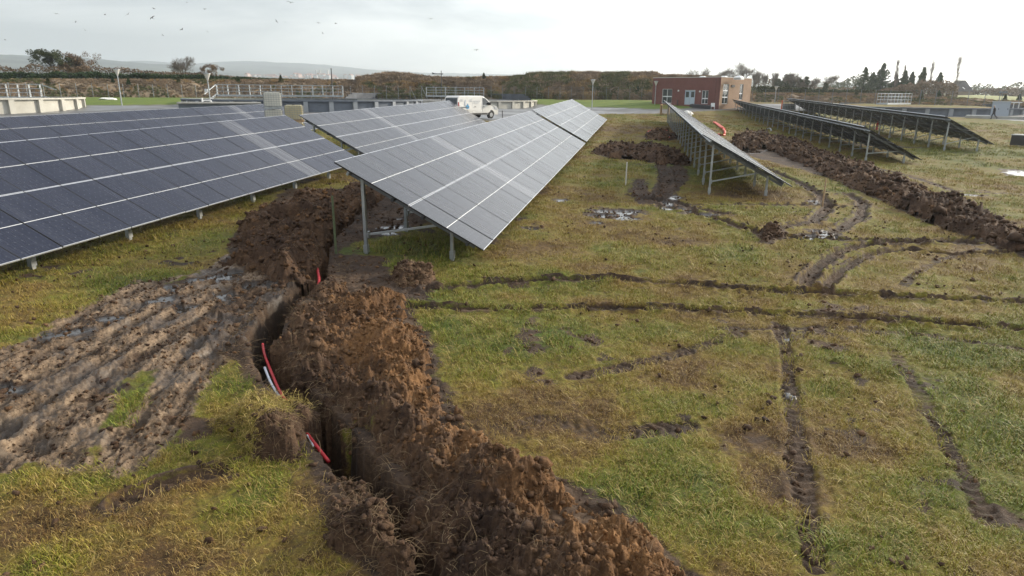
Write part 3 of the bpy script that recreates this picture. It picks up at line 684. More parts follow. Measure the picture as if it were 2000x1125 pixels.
clods(heapM, hM, 1300, .03, .14, 14); clods(heapP, hP, 400, .03, .12, 15, .3); clods(heapR, hR, 500, .015, .07, 16); clods(heapC, hC, 300, .02, .07, 17); clods(heapT, hT, 700, .01, .05, 18); clods(heapS, hS, 300, .01, .05, 19)

# roots and torn straw: thin pale strands
m, h, bs = new_mat('root_fibre'); M_ROOT = m
pos = h.node('ShaderNodeNewGeometry').outputs['Position']
h.l.new(h.ramp(h.noise(pos, 3, 3, .7), [(.35, (.085, .052, .028)), (.55, (.20, .135, .07)), (.7, (.34, .25, .15))]), bs.inputs['Base Color']); bs.inputs['Roughness'].default_value = .8
def strands(parent, X, Y, Z, n, lmin, lmax, rad_, seed, name='roots', droop=.3, outw=None):
    rg = np.random.RandomState(seed); w = (X*X+Y*Y); w = w/w.sum(); i = rg.choice(len(X), n, p=w); K = 5
    L = lmin*(lmax/lmin)**rg.rand(n); a = rg.rand(n)*2*math.pi; el = rg.rand(n)*.7-.1
    P = [np.stack([X[i], Y[i], Z[i]+.005], -1)]; d = np.stack([np.cos(a)*np.cos(el), np.sin(a)*np.cos(el), np.sin(el)], -1)
    for k in range(K):
        d = d+rg.randn(n, 3)*.28; d[:, 2] -= droop*.35; d /= np.linalg.norm(d, axis=1)[:, None]; P.append(P[-1]+d*(L/K)[:, None])
    P = np.stack(P, 1); T = np.gradient(P, axis=1); T /= np.linalg.norm(T, axis=2)[..., None]
    A = np.cross(T, [0.3, .2, 1]); A /= np.linalg.norm(A, axis=2)[..., None]+1e-9; B = np.cross(T, A)
    r_ = rad_*(.5+rg.rand(n))[:, None, None]*np.linspace(1, .25, K+1)[None, :, None]
    ring = np.stack([P+r_*(A*math.cos(t)+B*math.sin(t)) for t in (0, 2.094, 4.189)], 2)  # n,K+1,3,3
    V = ring.reshape(-1, 3); base = np.arange(n)[:, None, None]*(K+1)*3; kk = np.arange(K)[None, :, None]*3; j = np.arange(3)[None, None]
    F = np.stack([base+kk+j, base+kk+(j+1) % 3, base+kk+3+(j+1) % 3, base+kk+3+j], -1).reshape(-1, 4)
    loc = np.array(parent.location) if parent else np.zeros(3)
    me = np_mesh(name, V-loc, F, M_ROOT, True); o = link(name, me, parent); o['kind'] = 'stuff'; return o
def pick(H, f): k = f(*H); return tuple(a[k] for a in H[:3])
Xn = pick(hN, lambda X, Y, Z, s: (s > .0) & (np.hypot(X, Y) < 14)); strands(heapN, *Xn, 2600, .06, .28, .0022, 21)
dT = lambda X, Y: poly_dist(X, Y, TRENCH)[0]
Xe = pick(hN, lambda X, Y, Z, s: (s > .0) & (dT(X, Y) < .55) & (np.hypot(X, Y) < 13)); strands(heapN, *Xe, 700, .12, .45, .0035, 22, droop=.6)
Xs = pick(hS, lambda X, Y, Z, s: s > .02); strands(heapS, *Xs, 900, .06, .3, .003, 23, droop=.8)
Xs = pick(hT, lambda X, Y, Z, s: s > .02); strands(heapT, *Xs, 900, .06, .35, .003, 24, droop=.8)
Xs = pick(hL, lambda X, Y, Z, s: s > .02); strands(heapL, *Xs, 900, .1, .35, .004, 25)
Xs = pick(hR, lambda X, Y, Z, s: s > .02); strands(heapR, *Xs, 400, .1, .3, .004, 26)
# straw and roots on the mud and the left lip of the trench
gx, gy = GX.ravel(), GY.ravel(); rr_ = np.hypot(gx, gy)
k = (rr_ < 16) & (rr_ > 4.2); k[k] &= (dT(gx[k], gy[k]) < .75) & (dT(gx[k], gy[k]) > .2)
o = strands(None, gx[k], gy[k], GZ[k], 2200, .08, .4, .0028, 27, 'torn_roots', .5); setp(o, 'torn pale roots and straw fringing both lips of the cable trench', 'roots', kind='stuff')

k = (mud > .5) & (wet < .3) & (rr_ < 24) & (rr_ > 4); ii_ = np.nonzero(k)[0]; Hm = (gx[ii_], gy[ii_], GZ[ii_], np.ones(len(ii_)))
_mud_root = empty('mud_crumbs', (Hm[0].mean(), Hm[1].mean(), 1), kind='stuff'); 
def clod_field(H, n, smin, smax, seed, label, sub, name='mud_crumbs'):
    class _O: location = (0, 0, 0)
    rg = np.random.RandomState(seed); X, Y, Z, sd = H; w = X*X+Y*Y; w = w/w.sum(); i = rg.choice(len(X), n, p=w); s_ = smin*(smax/smin)**(rg.rand(n)**2.6)
    V = ICO_V[None]*(1+.9*(rg.rand(n, 12, 1)-.5))*s_[:, None, None]*np.array([1.4, 1, .7]); V = np.einsum('nij,nkj->nki', rot_rand(n), V)+np.stack([X[i], Y[i], Z[i]+s_*.15], -1)[:, None]
    F = ICO_F[None]+np.arange(n)[:, None, None]*12; me = np_mesh(name, V.reshape(-1, 3), F.reshape(-1, 3), M_SOIL, False, dict(sub=np.repeat(rg.rand(n)*sub, 12), turf=np.zeros(n*12)))
    o = link(name, me); return setp(o, label, 'soil crumbs', kind='stuff')
bpy.data.objects.remove(_mud_root)
clod_field(Hm, 2600, .008, .038, 41, 'crumbs and clods of earth strewn over the churned mud', .5)
o = strands(None, *Hm[:3], 4500, .05, .22, .0026, 42, 'mud_straw', .7); setp(o, 'bits of pale straw trodden into the churned mud', 'straw', kind='stuff')
k = (soil > .6) & (rr_ < 40) & (rr_ > 4.2) & (cut < .1); ii_ = np.nonzero(k)[0]; Hs = (gx[ii_], gy[ii_], GZ[ii_], np.ones(len(ii_)))
clod_field(Hs, 9000, .010, .06, 43, 'loose crumbs of earth along the wheel tracks and around the banks', .35, 'track_crumbs')
k = (soil < .3) & (mud < .3) & (rr_ < 30) & (rr_ > 4.2) & (fbm(gx, gy, 1.3, 3, 140) > .55); ii_ = np.nonzero(k)[0]; Hs = (gx[ii_], gy[ii_], GZ[ii_]+.02, np.ones(len(ii_)))
clod_field(Hs, 2200, .010, .05, 44, 'single crumbs of earth scattered over the grass', .3, 'grass_crumbs')

# ---------------------------------------------------------------- grass blades near by
m, h, bs = new_mat('grass_blades'); M_GRASS = m
pos = h.node('ShaderNodeNewGeometry').outputs['Position']
tone = h.attr('tone'); _ia = h.node('ShaderNodeAttribute', attribute_name='tn', attribute_type='INSTANCER'); tnb = _ia.outputs['Fac']; gcol = grass_colour(h, pos, 1.42, tnb)
straw = h.ramp(tone, [(0, (.09, .052, .018)), (.5, (.30, .20, .062)), (1, (.50, .38, .14))])
green = h.ramp(tone, [(0, (.045, .066, .006)), (.5, (.135, .175, .014)), (1, (.29, .30, .04))])
isd = h.attr('dry'); fld = h.math('ADD', .49, h.math('MULTIPLY', tnb, .15))
c = h.mix(h.math('MULTIPLY', isd, .75), gcol, straw)
gm_ = h.math('MULTIPLY', h.math('SUBTRACT', 1.0, isd), h.mr(fld, .42, .62, .0, .85)); c = h.mix(gm_, c, green)
h.l.new(c, bs.inputs['Base Color']); bs.inputs['Roughness'].default_value = .55; bs.inputs['Specular IOR Level'].default_value = .25
def tuft(name, nb, rad_, lmin, lmax, lean, width, dry, seed):
    rg = np.random.RandomState(seed); V = []; F = []; tone_ = []; dry_ = []
    for i in range(nb):
        a = rg.rand()*6.283; q = rad_*math.sqrt(rg.rand()); x, y = q*math.cos(a), q*math.sin(a)
        b = rg.rand()*6.283; l = lmin+(lmax-lmin)*rg.rand(); el = R(90)-lean*(.3+rg.rand()*.9); w = width*(.6+.8*rg.rand())
        dx, dy = math.cos(b), math.sin(b); px_, py_ = -dy*w/2, dx*w/2
        p1 = (x+dx*math.cos(el)*l*.55, y+dy*math.cos(el)*l*.55, math.sin(max(el, .06))*l*.55); e2 = el-.5
        p2 = (p1[0]+dx*math.cos(e2)*l*.45, p1[1]+dy*math.cos(e2)*l*.45, p1[2]+math.sin(e2)*l*.45)
        k = len(V); V += [(x-px_, y-py_, -.01), (x+px_, y+py_, -.01), (p1[0]+px_*.8, p1[1]+py_*.8, p1[2]), (p1[0]-px_*.8, p1[1]-py_*.8, p1[2]), p2]
        F += [(k, k+1, k+2, k+3), (k+3, k+2, k+4)]; t = rg.rand(); dd = 1.0 if rg.rand() < dry else 0.0
        tone_ += [t]*5; dry_ += [dd]*5
    me = bpy.data.meshes.new(name); me.from_pydata(V, [], F); me.materials.append(M_GRASS)
    for nm, vals in (('tone', tone_), ('dry', dry_)): me.attributes.new(nm, 'FLOAT', 'POINT').data.foreach_set('value', vals)
    me.update(); return me
def scatter(name, sources, P, rot, scl, which, label=None, cat=None):
    """points carrying copies of small source meshes: one object of ground cover"""
    me = bpy.data.meshes.new(name); me.vertices.add(len(P)); me.vertices.foreach_set('co', np.ascontiguousarray(P, np.float32).ravel())
    me.attributes.new('rz', 'FLOAT_VECTOR', 'POINT').data.foreach_set('vector', np.ascontiguousarray(rot, np.float32).ravel())
    me.attributes.new('sc', 'FLOAT', 'POINT').data.foreach_set('value', np.ascontiguousarray(scl, np.float32))
    me.attributes.new('wh', 'INT', 'POINT').data.foreach_set('value', np.ascontiguousarray(which, np.int32))
    me.materials.append(sources[0].materials[0])
    me.attributes.new('tn', 'FLOAT', 'POINT').data.foreach_set('value', np.ascontiguousarray(tint(P[:, 0], P[:, 1]), np.float32))
    o = link(name, me); g = bpy.data.node_groups.new(name, 'GeometryNodeTree')
    g.interface.new_socket('Geometry', in_out='INPUT', socket_type='NodeSocketGeometry'); g.interface.new_socket('Geometry', in_out='OUTPUT', socket_type='NodeSocketGeometry')
    gi = g.nodes.new('NodeGroupInput'); go = g.nodes.new('NodeGroupOutput'); iop = g.nodes.new('GeometryNodeInstanceOnPoints'); jn = g.nodes.new('GeometryNodeJoinGeometry')
    for sm in reversed(sources):
        so = bpy.data.objects.new(sm.name, sm); oi = g.nodes.new('GeometryNodeObjectInfo'); oi.inputs[0].default_value = so
        gt = g.nodes.new('GeometryNodeGeometryToInstance'); g.links.new(oi.outputs['Geometry'], gt.inputs[0]); g.links.new(gt.outputs[0], jn.inputs[0])
    def na_(nm, t):
        n = g.nodes.new('GeometryNodeInputNamedAttribute'); n.data_type = t; n.inputs[0].default_value = nm
        return [s for s in n.outputs if s.enabled][0]
    g.links.new(gi.outputs[0], iop.inputs['Points']); g.links.new(jn.outputs[0], iop.inputs['Instance']); iop.inputs['Pick Instance'].default_value = True
    g.links.new(na_('wh', 'INT'), iop.inputs['Instance Index']); g.links.new(na_('sc', 'FLOAT'), iop.inputs['Scale'])
    e2r = g.nodes.new('FunctionNodeEulerToRotation'); g.links.new(na_('rz', 'FLOAT_VECTOR'), e2r.inputs[0]); g.links.new(e2r.outputs[0], iop.inputs['Rotation'])
    g.links.new(iop.outputs[0], go.inputs[0]); md = o.modifiers.new('scatter', 'NODES'); md.node_group = g
    setp(o, label, cat, kind='stuff'); return o
T = [tuft('grass_tuft', 46, .15, .04, .085, 1.25, .0055, .45, 1), tuft('grass_tuft', 46, .15, .03, .07, 1.35, .005, .75, 2), tuft('grass_tuft', 40, .13, .05, .11, .95, .006, .15, 3), tuft('straw_tuft', 22, .2, .08, .2, 1.5, .005, 1.0, 4)]
from math import ceil
def gather(r0, r1, dens, seed):
    rg = np.random.RandomState(seed); half = R(44); n = int((r1*r1-r0*r0)*half*dens)
    r_ = np.sqrt(r0*r0+(r1*r1-r0*r0)*rg.rand(n)); a = VIEW_AZ+(rg.rand(n)*2-1)*half
    return r_*np.sin(a), r_*np.cos(a), rg
# bilinear lookup in the ground grid
la = np.log(rad)
def lookup(arr, x, y):
    r_ = np.hypot(x, y); a = np.arctan2(x, y); ri = np.interp(np.log(r_), la, np.arange(len(rad))); ai = (a-fine_a[0])/(fine_a[1]-fine_a[0])
    i = np.clip(np.floor(ri).astype(int), 0, nr-2); j = np.clip(np.floor(ai).astype(int), 0, 1018); u = ri-i; v = ai-j; A_ = arr.reshape(nr, na)
    return A_[i, j]*(1-u)*(1-v)+A_[i+1, j]*u*(1-v)+A_[i, j+1]*(1-u)*v+A_[i+1, j+1]*u*v
heap_polys = [BANK_NEAR, BANK_LEFT, BANK_FAR, HEAP_MID, HEAP_PIPE, HEAP_ROUND, SOD, SOD_LOW, CLUMP]
pts = []; 
for r0, r1, dens, s0, sd_ in ((3.6, 9, 95, 1.0, 31), (9, 16, 55, 1.15, 32), (16, 28, 24, 1.5, 33), (28, 48, 8, 2.1, 34), (48, 100, 2.6, 2.6, 35)):
    x, y, rg = gather(r0, r1, dens, sd_); bad = lookup(soil, x, y)*1.1+lookup(mud, x, y)*1.3+lookup(wet, x, y)*2+lookup(cut, x, y)*3+lookup(yard, x, y)*2
    nse = fbm(x, y, .25, 3, 97)
    if r0 >= 16:
        for ox, oy in ((.25,0),(-.25,0),(0,.25),(0,-.25)): bad = np.maximum(bad, lookup(soil, x+ox*r0/28, y+oy*r0/28)*1.1)
    bad = bad+lookup(lawn, x, y)*2; ok = bad+(nse-.5)*2.0 < .30
    x, y, nse = x[ok], y[ok], nse[ok]
    for q in heap_polys:
        if len(x): k = on_sub(x, y, q, .5, lambda a, b: poly_sd(a, b, q), -9) < .0; x, y, nse = x[k], y[k], nse[k]
    n = len(x); lush = .5+.13*tint(x, y)+(fbm(x, y, .6, 2, 98)-.5)*.1; which = np.where(rg.rand(n) < .16, 3, np.where(lush > .56, 2, np.where(lush < .44, 1, 0)))
    which = np.where(rg.rand(n) < .25, rg.randint(0, 3, n), which)
    pts.append((np.stack([x, y, lookup(GZ, x, y)], -1), np.stack([(rg.rand(n)-.5)*.3, (rg.rand(n)-.5)*.3, rg.rand(n)*6.283], -1), s0*(.7+.6*rg.rand(n))*(.75+.5*lush), which))
P, Ro, S, Wh = (np.concatenate(a) for a in zip(*pts))
scatter('field_grass', T, P, Ro, S, Wh, 'short flattened winter grass, olive and straw-coloured, covering the field', 'grass')
# straw and turf on the sod clump and in the mud
x = hS[0]; k = (hS[3] > .03) & (hS[0] < at(575,830).x); kk = np.random.RandomState(3).choice(np.nonzero(k)[0], 260)
scatter('sod_grass', [T[3], T[1]], np.stack([hS[0][kk], hS[1][kk], hS[2][kk]], -1), np.random.rand(260, 3)*[.8, .8, 6.28], np.full(260, .9), np.random.randint(0, 2, 260), 'matted grass still growing on the overturned sod clump', 'grass')

# ================================================================ background
def axes_at(p):
    """unit vectors across and along the sight line from the field camera's side of the site"""
    d = Vector((p.x, p.y, 0)).normalized(); return Vector((d.y, -d.x, 0)), d
# ---- brown bank behind the site
BK = [(-700,188,158),(-100,190,157),(100,191.5,156),(400,192,157),(560,192,157),(640,192,158),(700,192,157),(730,192,152),(760,192,148),(790,192,149),(830,192,155),(900,192,158),(980,193,156),(1040,194,153),(1100,194,151),(1272,195,152),(1400,196,156),(1462,198,176),(1480,199,183),(1600,201,183),(1700,202,184),(1800,204,189),(1900,207,194),(2000,213,200),(2400,224,208),(3000,230,215)]
m, h, bs = new_mat('rough_bank_grass'); M_BANK = m
pos = h.node('ShaderNodeNewGeometry').outputs['Position']
v = h.math('ADD', h.math('MULTIPLY', h.noise(pos, .12, 5, .65), .55), h.math('MULTIPLY', h.noise(pos, 1.4, 5, .7, stretch=(1, 1, .5)), .45))
h.l.new(h.ramp(v, [(.32, (.11, .10, .06)), (.42, (.20, .155, .105)), (.52, (.27, .205, .14)), (.60, (.29, .225, .145)), (.70, (.17, .17, .08))]), bs.inputs['Base Color'])
bs.inputs['Roughness'].default_value = .95; bs.inputs['Specular IOR Level'].default_value = .1
def px_az(px, py=190): d = px_ray(px, py); return math.atan2(d.x, d.y)
azs = np.linspace(px_az(-700), px_az(3000), 900); BKaz = [px_az(b[0]) for b in BK]
zb = np.array([px_at(b[0], b[1], 137).z for b in BK]); zt_ = np.array([px_at(b[0], b[2], 147).z for b in BK])
t = np.linspace(0, 1, 26); A2_, T2_ = np.meshgrid(azs, t, indexing='ij')
rB = 136+T2_*11+(T2_ > .92)*0; Xb = rB*np.sin(A2_); Yb = rB*np.cos(A2_)
prof = np.sin(np.clip(T2_*1.06, 0, 1)*math.pi/2)**1.2
Zb = np.interp(A2_, BKaz, zb)*(1-prof)+np.interp(A2_, BKaz, zt_)*prof+((fbm(Xb, Yb, 5, 4, 200)-.5)*1.0+(fbm(Xb, Yb, 1.3, 3, 201)-.5)*.7)*np.sin(T2_*math.pi*.8)-.15
ib = np.arange(Xb.size).reshape(Xb.shape); fb = np.stack([ib[:-1, :-1], ib[1:, :-1], ib[1:, 1:], ib[:-1, 1:]], -1).reshape(-1, 4)
o = link('embankment', np_mesh('embankment', np.stack([Xb.ravel(), Yb.ravel(), Zb.ravel()], -1), fb[:, ::-1], M_BANK)); o['kind'] = 'structure'
def bank_z(az, tt):
    p_ = np.sin(np.clip(tt*1.06, 0, 1)*math.pi/2)**1.2; return np.interp(az, BKaz, zb)*(1-p_)+np.interp(az, BKaz, zt_)*p_
# land behind the bank: plateau, hedged field on the right, then hills
def sheet(name, prof, m_, a0=-900, a1=2900, na_=500, noise_=0.0, kind='structure', seed=300):
    """prof: list of (distance, [(px, py)...]) rows of a terrain sheet"""
    az = np.linspace(px_az(a0), px_az(a1), na_); rows = []
    for dist, pts in prof:
        zz = [px_at(px, py, dist).z for px, py in pts]; rows.append((dist, np.interp(az, [px_az(q[0]) for q in pts], zz)))
    ds = np.array([r_[0] for r_ in rows]); Zr = np.array([r_[1] for r_ in rows]); n = 60
    dd = np.exp(np.linspace(math.log(ds[0]), math.log(ds[-1]), n)); ZZ = np.array([[np.interp(d_, ds, Zr[:, j]) for j in range(na_)] for d_ in dd])
    D, A = np.meshgrid(dd, az, indexing='ij'); X = D*np.sin(A); Y = D*np.cos(A)
    sc_n = D.mean()*.05; ZZ = ZZ+(fbm(X, Y, sc_n, 5, seed)-.5)*noise_
    i_ = np.arange(X.size).reshape(X.shape); f_ = np.stack([i_[:-1, :-1], i_[:-1, 1:], i_[1:, 1:], i_[1:, :-1]], -1).reshape(-1, 4)
    o = link(name, np_mesh(name, np.stack([X.ravel(), Y.ravel(), ZZ.ravel()], -1), f_[:, ::-1], m_)); o['kind'] = kind; return o
m, h, bs = new_mat('far_field'); pos = h.node('ShaderNodeNewGeometry').outputs['Position']
h.l.new(h.ramp(h.noise(pos, .02, 5, .6), [(.35, (.13, .155, .035)), (.6, (.19, .20, .05))]), bs.inputs['Base Color']); bs.inputs['Roughness'].default_value = .95
flatp = lambda y0, y1, y2: [(-900, y0), (700, y0), (1272, y0+2), (1465, y1), (1700, y1+1), (2000, y2), (2900, y2+12)]
sheet('far_field', [(148, [(-900,160),(700,160),(1040,155),(1272,155),(1440,172),(1480,186),(1700,187),(1800,192),(1900,196),(2000,202),(2900,222)]),
                    (190, [(-900,164),(700,164),(1040,160),(1272,162),(1440,176),(1480,184),(1700,184),(1800,190),(1900,192),(2000,196),(2900,212)]),
                    (300, [(-900,165),(700,165),(1040,162),(1272,165),(1440,176),(1480,176),(1600,174),(1700,176),(1800,187),(1900,185.5),(2000,189),(2900,200)]),
                    (420, [(-900,168),(700,168),(1272,170),(1440,178),(1700,180),(1800,190),(2000,192),(2900,204)]),
                    (1500, [(-900,166),(700,166),(1272,168),(1700,176),(2000,186),(2900,200)])], m)
m, h, bs = new_mat('hill_land'); pos = h.node('ShaderNodeNewGeometry').outputs['Position']
fa = h.noise(pos, .0035, 6, .65, .8); fb_ = h.noise(pos, .012, 4, .6)
h.l.new(h.ramp(h.math('ADD', h.math('MULTIPLY', fa, .65), h.math('MULTIPLY', fb_, .35)), [(.40, (.010, .017, .022)), (.48, (.016, .026, .030)), (.52, (.045, .062, .052)), (.60, (.07, .08, .07))]), bs.inputs['Base Color']); bs.inputs['Roughness'].default_value = 1
RIDGE = [(-900,112),(-200,108),(0,107),(40,108),(90,112),(140,108),(200,116),(260,122),(330,126),(380,131),(430,136),(520,143),(620,150),(700,155),(900,160),(2900,185)]
RIDGE2 = [(-900,125),(0,130),(180,126),(240,122),(290,120),(330,122),(380,125),(430,121),(480,120),(560,122),(640,127),(700,133),(760,138),(830,142),(900,144),(1000,146),(1100,149),(1272,152),(1450,158),(1700,166),(2000,176),(2900,195)]
def lower(q, f, y0=160): return [(a, b+(max(y0, b)-b)*f) for a, b in q]
hl = sheet('hills', [(1500, lower(RIDGE, 1, 168)), (1900, lower(RIDGE, .95, 160)), (2300, lower(RIDGE, .7, 160)), (2900, lower(RIDGE, .3, 160)), (3400, lower(RIDGE, .04, 160)), (3800, RIDGE), (4300, lower(RIDGE, .5, 170))], m, na_=700, noise_=16)
hl = sheet('hills', [(1700, lower(RIDGE2, 1, 166)), (2300, lower(RIDGE2, 1, 158)), (3200, lower(RIDGE2, .8, 158)), (4400, lower(RIDGE2, .35, 158)), (5200, lower(RIDGE2, .05, 158)), (5900, RIDGE2), (6800, lower(RIDGE2, .6, 175))], m, na_=700, noise_=22, seed=320)
# town in the valley: pale house specks
rg = np.random.RandomState(5); b = MB()
for i in range(170):
    px = rg.choice([rg.normal(560, 35), rg.normal(620, 22), rg.uniform(480, 720)]); py = rg.uniform(148, 157); d = 2600+rg.rand()*250; p = px_at(px, py, d); s_ = rg.uniform(3, 7)
    Mx = Matrix.Translation(p) @ Matrix.Rotation(rg.rand()*3, 4, 'Z'); b.box((-s_*1.5, -s_, -14), (s_*1.5, s_, s_*.9), int(rg.choice([0, 0, 1, 2])), Mx)
    b.add([Mx @ Vector(q) for q in ((-s_*1.5,-s_,s_*.9),(s_*1.5,-s_,s_*.9),(s_*1.5,s_,s_*.9),(-s_*1.5,s_,s_*.9),(-s_*1.5,0,s_*1.6),(s_*1.5,0,s_*1.6))], [(0,1,5,4),(2,3,4,5),(1,2,5),(3,0,4)], 3)
for px in (618, 626, 641): p = px_at(px, 150, 2700); b.box((p.x-3, p.y-3, p.z-10), (p.x+3, p.y+3, p.z+24), 0)
o = b.build('distant_town', [mat('pale_render', (.42,.42,.42)), mat('pink_render', (.55,.38,.33)), mat('grey_render', (.4,.4,.4)), mat('tile_roof', (.28,.12,.09))]); setp(o, 'faint town of pale houses in the valley below the hills', 'town', kind='stuff')

# ---- foliage helpers
def leaf_mat(name, c0, c1, sc_n=.6):
    m, h, bs = new_mat(name); pos = h.node('ShaderNodeNewGeometry').outputs['Position']
    h.l.new(h.ramp(h.noise(pos, sc_n, 5, .7), [(.35, c0), (.65, c1)]), bs.inputs['Base Color']); bs.inputs['Roughness'].default_value = .8; bs.inputs['Specular IOR Level'].default_value = .2
    return m
M_BARK = mat('bark', (.17,.14,.115), .9, noise=(3,.3)); M_BARKD = mat('dark_bark', (.03,.026,.022), .9)
M_EVER = leaf_mat('evergreen_leaf', (.025,.045,.022), (.055,.085,.035)); M_IVY = leaf_mat('ivy_leaf', (.035,.048,.022), (.075,.085,.04))
M_SCRUB = leaf_mat('scrub_twigs', (.10,.068,.045), (.24,.17,.11)); M_ORANGE = leaf_mat('dry_scrub', (.16,.085,.03), (.26,.16,.06)); M_OLIVE = leaf_mat('olive_scrub', (.04,.05,.02), (.085,.09,.035))
def leaves(name, C, size, m_, parent=None, seed=0, flat=1.0):
    """triangles of leaf size at the points C"""
    rg = np.random.RandomState(seed); n = len(C); s_ = size*(.5+rg.rand(n))
    d = rg.randn(n, 3, 3)*[1, 1, flat]; d -= d.mean(1, keepdims=True); d /= np.linalg.norm(d, axis=2).max(1)[:, None, None]
    V = C[:, None]+d*s_[:, None, None]; F = np.arange(n*3).reshape(-1, 3)
    return link(name, np_mesh(name, V.reshape(-1, 3), F, m_, False), parent)
def clumpy(rg, n, nb, cf, rf):
    """points in nb clumps: cf() gives centres, rf the clump radius"""
    ce = np.array([cf() for _ in range(nb)]); w = rg.randint(0, nb, n); v = rg.randn(n, 3); v /= np.linalg.norm(v, axis=1)[:, None]
    return ce[w]+v*(rf*(.6+.6*rg.rand(nb))[w]*rg.rand(n)**.33)[:, None]*[1, 1, .8]
def branch_tree(h_, spread, seed, up=.5, depth=4, trunk_r=None, nsplit=3, twig=.026, first=.3):
    rg = random.Random(seed); tr = MB(); cr_ = MB(); trunk_r = trunk_r or h_*.022
    def grow(p, d, L, r_, k):
        pts = [p]; q = p; dd = d.copy(); n = 3
        for i in range(n):
            dd = (dd+Vector((rg.gauss(0,.13), rg.gauss(0,.13), rg.gauss(0,.08)+.05*up))).normalized(); q = q+dd*(L/n); pts.append(q)
        (tr if k < 2 else cr_).tube(pts, [r_*(1-.4*i/n) for i in range(n+1)], 5 if k < 2 else 3, cap=False)
        if k == depth:
            for i in range(9):
                a = pts[rg.randint(1, n)]; v = (dd+Vector((rg.gauss(0,.8), rg.gauss(0,.8), rg.gauss(0,.6)+.2))).normalized()*L*rg.uniform(.6, 1.5); w = v.orthogonal().normalized()*twig*.5
                cr_.add([a-w, a+w, a+v], [(0, 1, 2)])
            return
        ns = nsplit+(1 if rg.random() < .4 else 0)
        for i in range(ns):
            az = i*6.283/ns+rg.uniform(-.6, .6); tilt_ = rg.uniform(.35, .95)*spread
            o1 = dd.orthogonal().normalized(); o2 = dd.cross(o1); v = (dd*math.cos(tilt_)+(o1*math.cos(az)+o2*math.sin(az))*math.sin(tilt_)+Vector((0, 0, up*.35))).normalized()
            grow(pts[-1] if i == 0 else pts[rg.randint(1, n)], v, L*rg.uniform(.62, .82), r_*.58, k+1)
    grow(Vector((0, 0, -.3)), Vector((0, 0, 1)), h_*first, trunk_r, 0)
    for b in (tr, cr_):
        pass
    zmax = max(v[2] for v in cr_.v); f_ = h_/zmax
    for b in (tr, cr_): b.v = [(x*f_, y*f_, z*f_) for x, y, z in b.v]
    return tr, cr_
def place(px, pyb, dist, dz=0): p = px_at(px, pyb, dist); p.z += dz; return p
def hpx(px, y0, y1, dist):
    return px_at(px, y0, dist).z-px_at(px, y1, dist).z
def bare_tree(name, px, ytop, ybase, dist, label, seed, m_=None, **kw):
    kw.setdefault('nsplit', 4)
    p = place(px, ybase, dist); H = hpx(px, ytop, ybase, dist); e_ = empty(name, p, label, 'tree')
    kw.setdefault('spread', .9); tr, cr_ = branch_tree(H, seed=seed, **kw); m_ = m_ or M_BARK
    tr.build('trunk', m_, e_); cr_.build('crown', m_, e_); return e_, H
# left group
t1, H1 = bare_tree('spreading_tree', 102, 100, 152, 165, 'dark spreading tree with a flat ragged crown, left one of the pair above the hedge', 3, M_BARKD, spread=1.05, up=.15, depth=4, nsplit=4, twig=.022)
rg = np.random.RandomState(1); C = clumpy(rg, 5200, 34, lambda: (rg.normal(0, 2.0), rg.normal(0, 1.6), H1*rg.uniform(.58, .97)), .85); leaves('foliage', C, .16, M_IVY, t1, 1)
t2, H2 = bare_tree('round_tree', 150, 103, 152, 166, 'dense rounded brown tree at the right of the pair above the hedge', 4, M_BARKD, spread=.8, up=.5, depth=4, nsplit=4, twig=.022)
C = clumpy(rg, 6500, 40, lambda: (rg.normal(0, 1.7), rg.normal(0, 1.4), H2*rg.uniform(.25, .92)), .9); leaves('foliage', C, .14, M_SCRUB, t2, 2)
bare_tree('bare_tree', 353, 106, 152, 170, 'pale leafless tree standing alone above the hedge, beyond the second lamp post', 9, mat('pale_bark', (.16,.14,.12), .9), spread=.95, up=.35, twig=.022)
t3 = empty('round_shrub', place(412, 156, 160), 'small dark round shrub above the end of the hedge, behind the second lamp post', 'shrub')
C = clumpy(rg, 3000, 24, lambda: (rg.normal(0, 1.3), rg.normal(0, 1), rg.uniform(.8, 3.0)), .6); leaves('foliage', C, .13, M_SCRUB, t3, 3)
bb = MB(); bb.tube([(0,0,-.4),(0,.1,1.5)], [.12,.07], 6); bb.build('trunk', M_BARKD, t3)
# dark hedge and the brown brush above it
def hedge(name, pts, dist, m_, size, dens, label, cat, seed, depth_=2.0, kind=None):
    rg = np.random.RandomState(seed); Cs = []
    for (xa, ta, ba), (xb, tb, bb_) in zip(pts[:-1], pts[1:]):
        a = px_at(xa, ba, dist); b_ = px_at(xb, bb_, dist); n = int((b_-a).length*dens); t_ = rg.rand(n)
        Ht = np.array([px_at(xa, ta, dist).z-a.z, px_at(xb, tb, dist).z-b_.z]); H = Ht[0]*(1-t_)+Ht[1]*t_
        X = a.x+(b_.x-a.x)*t_; Y = a.y+(b_.y-a.y)*t_; top = H*(.72+.5*fbm(X, Y, 1.6, 3, seed)); 
        u_ = rg.rand(n)**.6; D = (rg.rand(n)-.5)*depth_; r_ = np.hypot(X, Y); Z = a.z+(b_.z-a.z)*t_+top*u_*np.sqrt(np.clip(1-(D/depth_*1.6)**2*.5, 0, 1))
        Cs.append(np.stack([X+X/r_*D, Y+Y/r_*D, Z], -1))
    C = np.concatenate(Cs); c0 = C.mean(0); o = leaves(name, C-c0, size, m_, None, seed); o.location = c0; setp(o, label, cat, kind=kind); return o
hedge('hedge', [(-300,138,160),(0,140,160),(100,141,160),(200,141,160),(300,145,160),(420,148,160),(500,152,162),(560,157,163)], 152, M_EVER, .28, 260, 'dark evergreen hedge along the top of the brown bank on the left', 'hedge', 31)
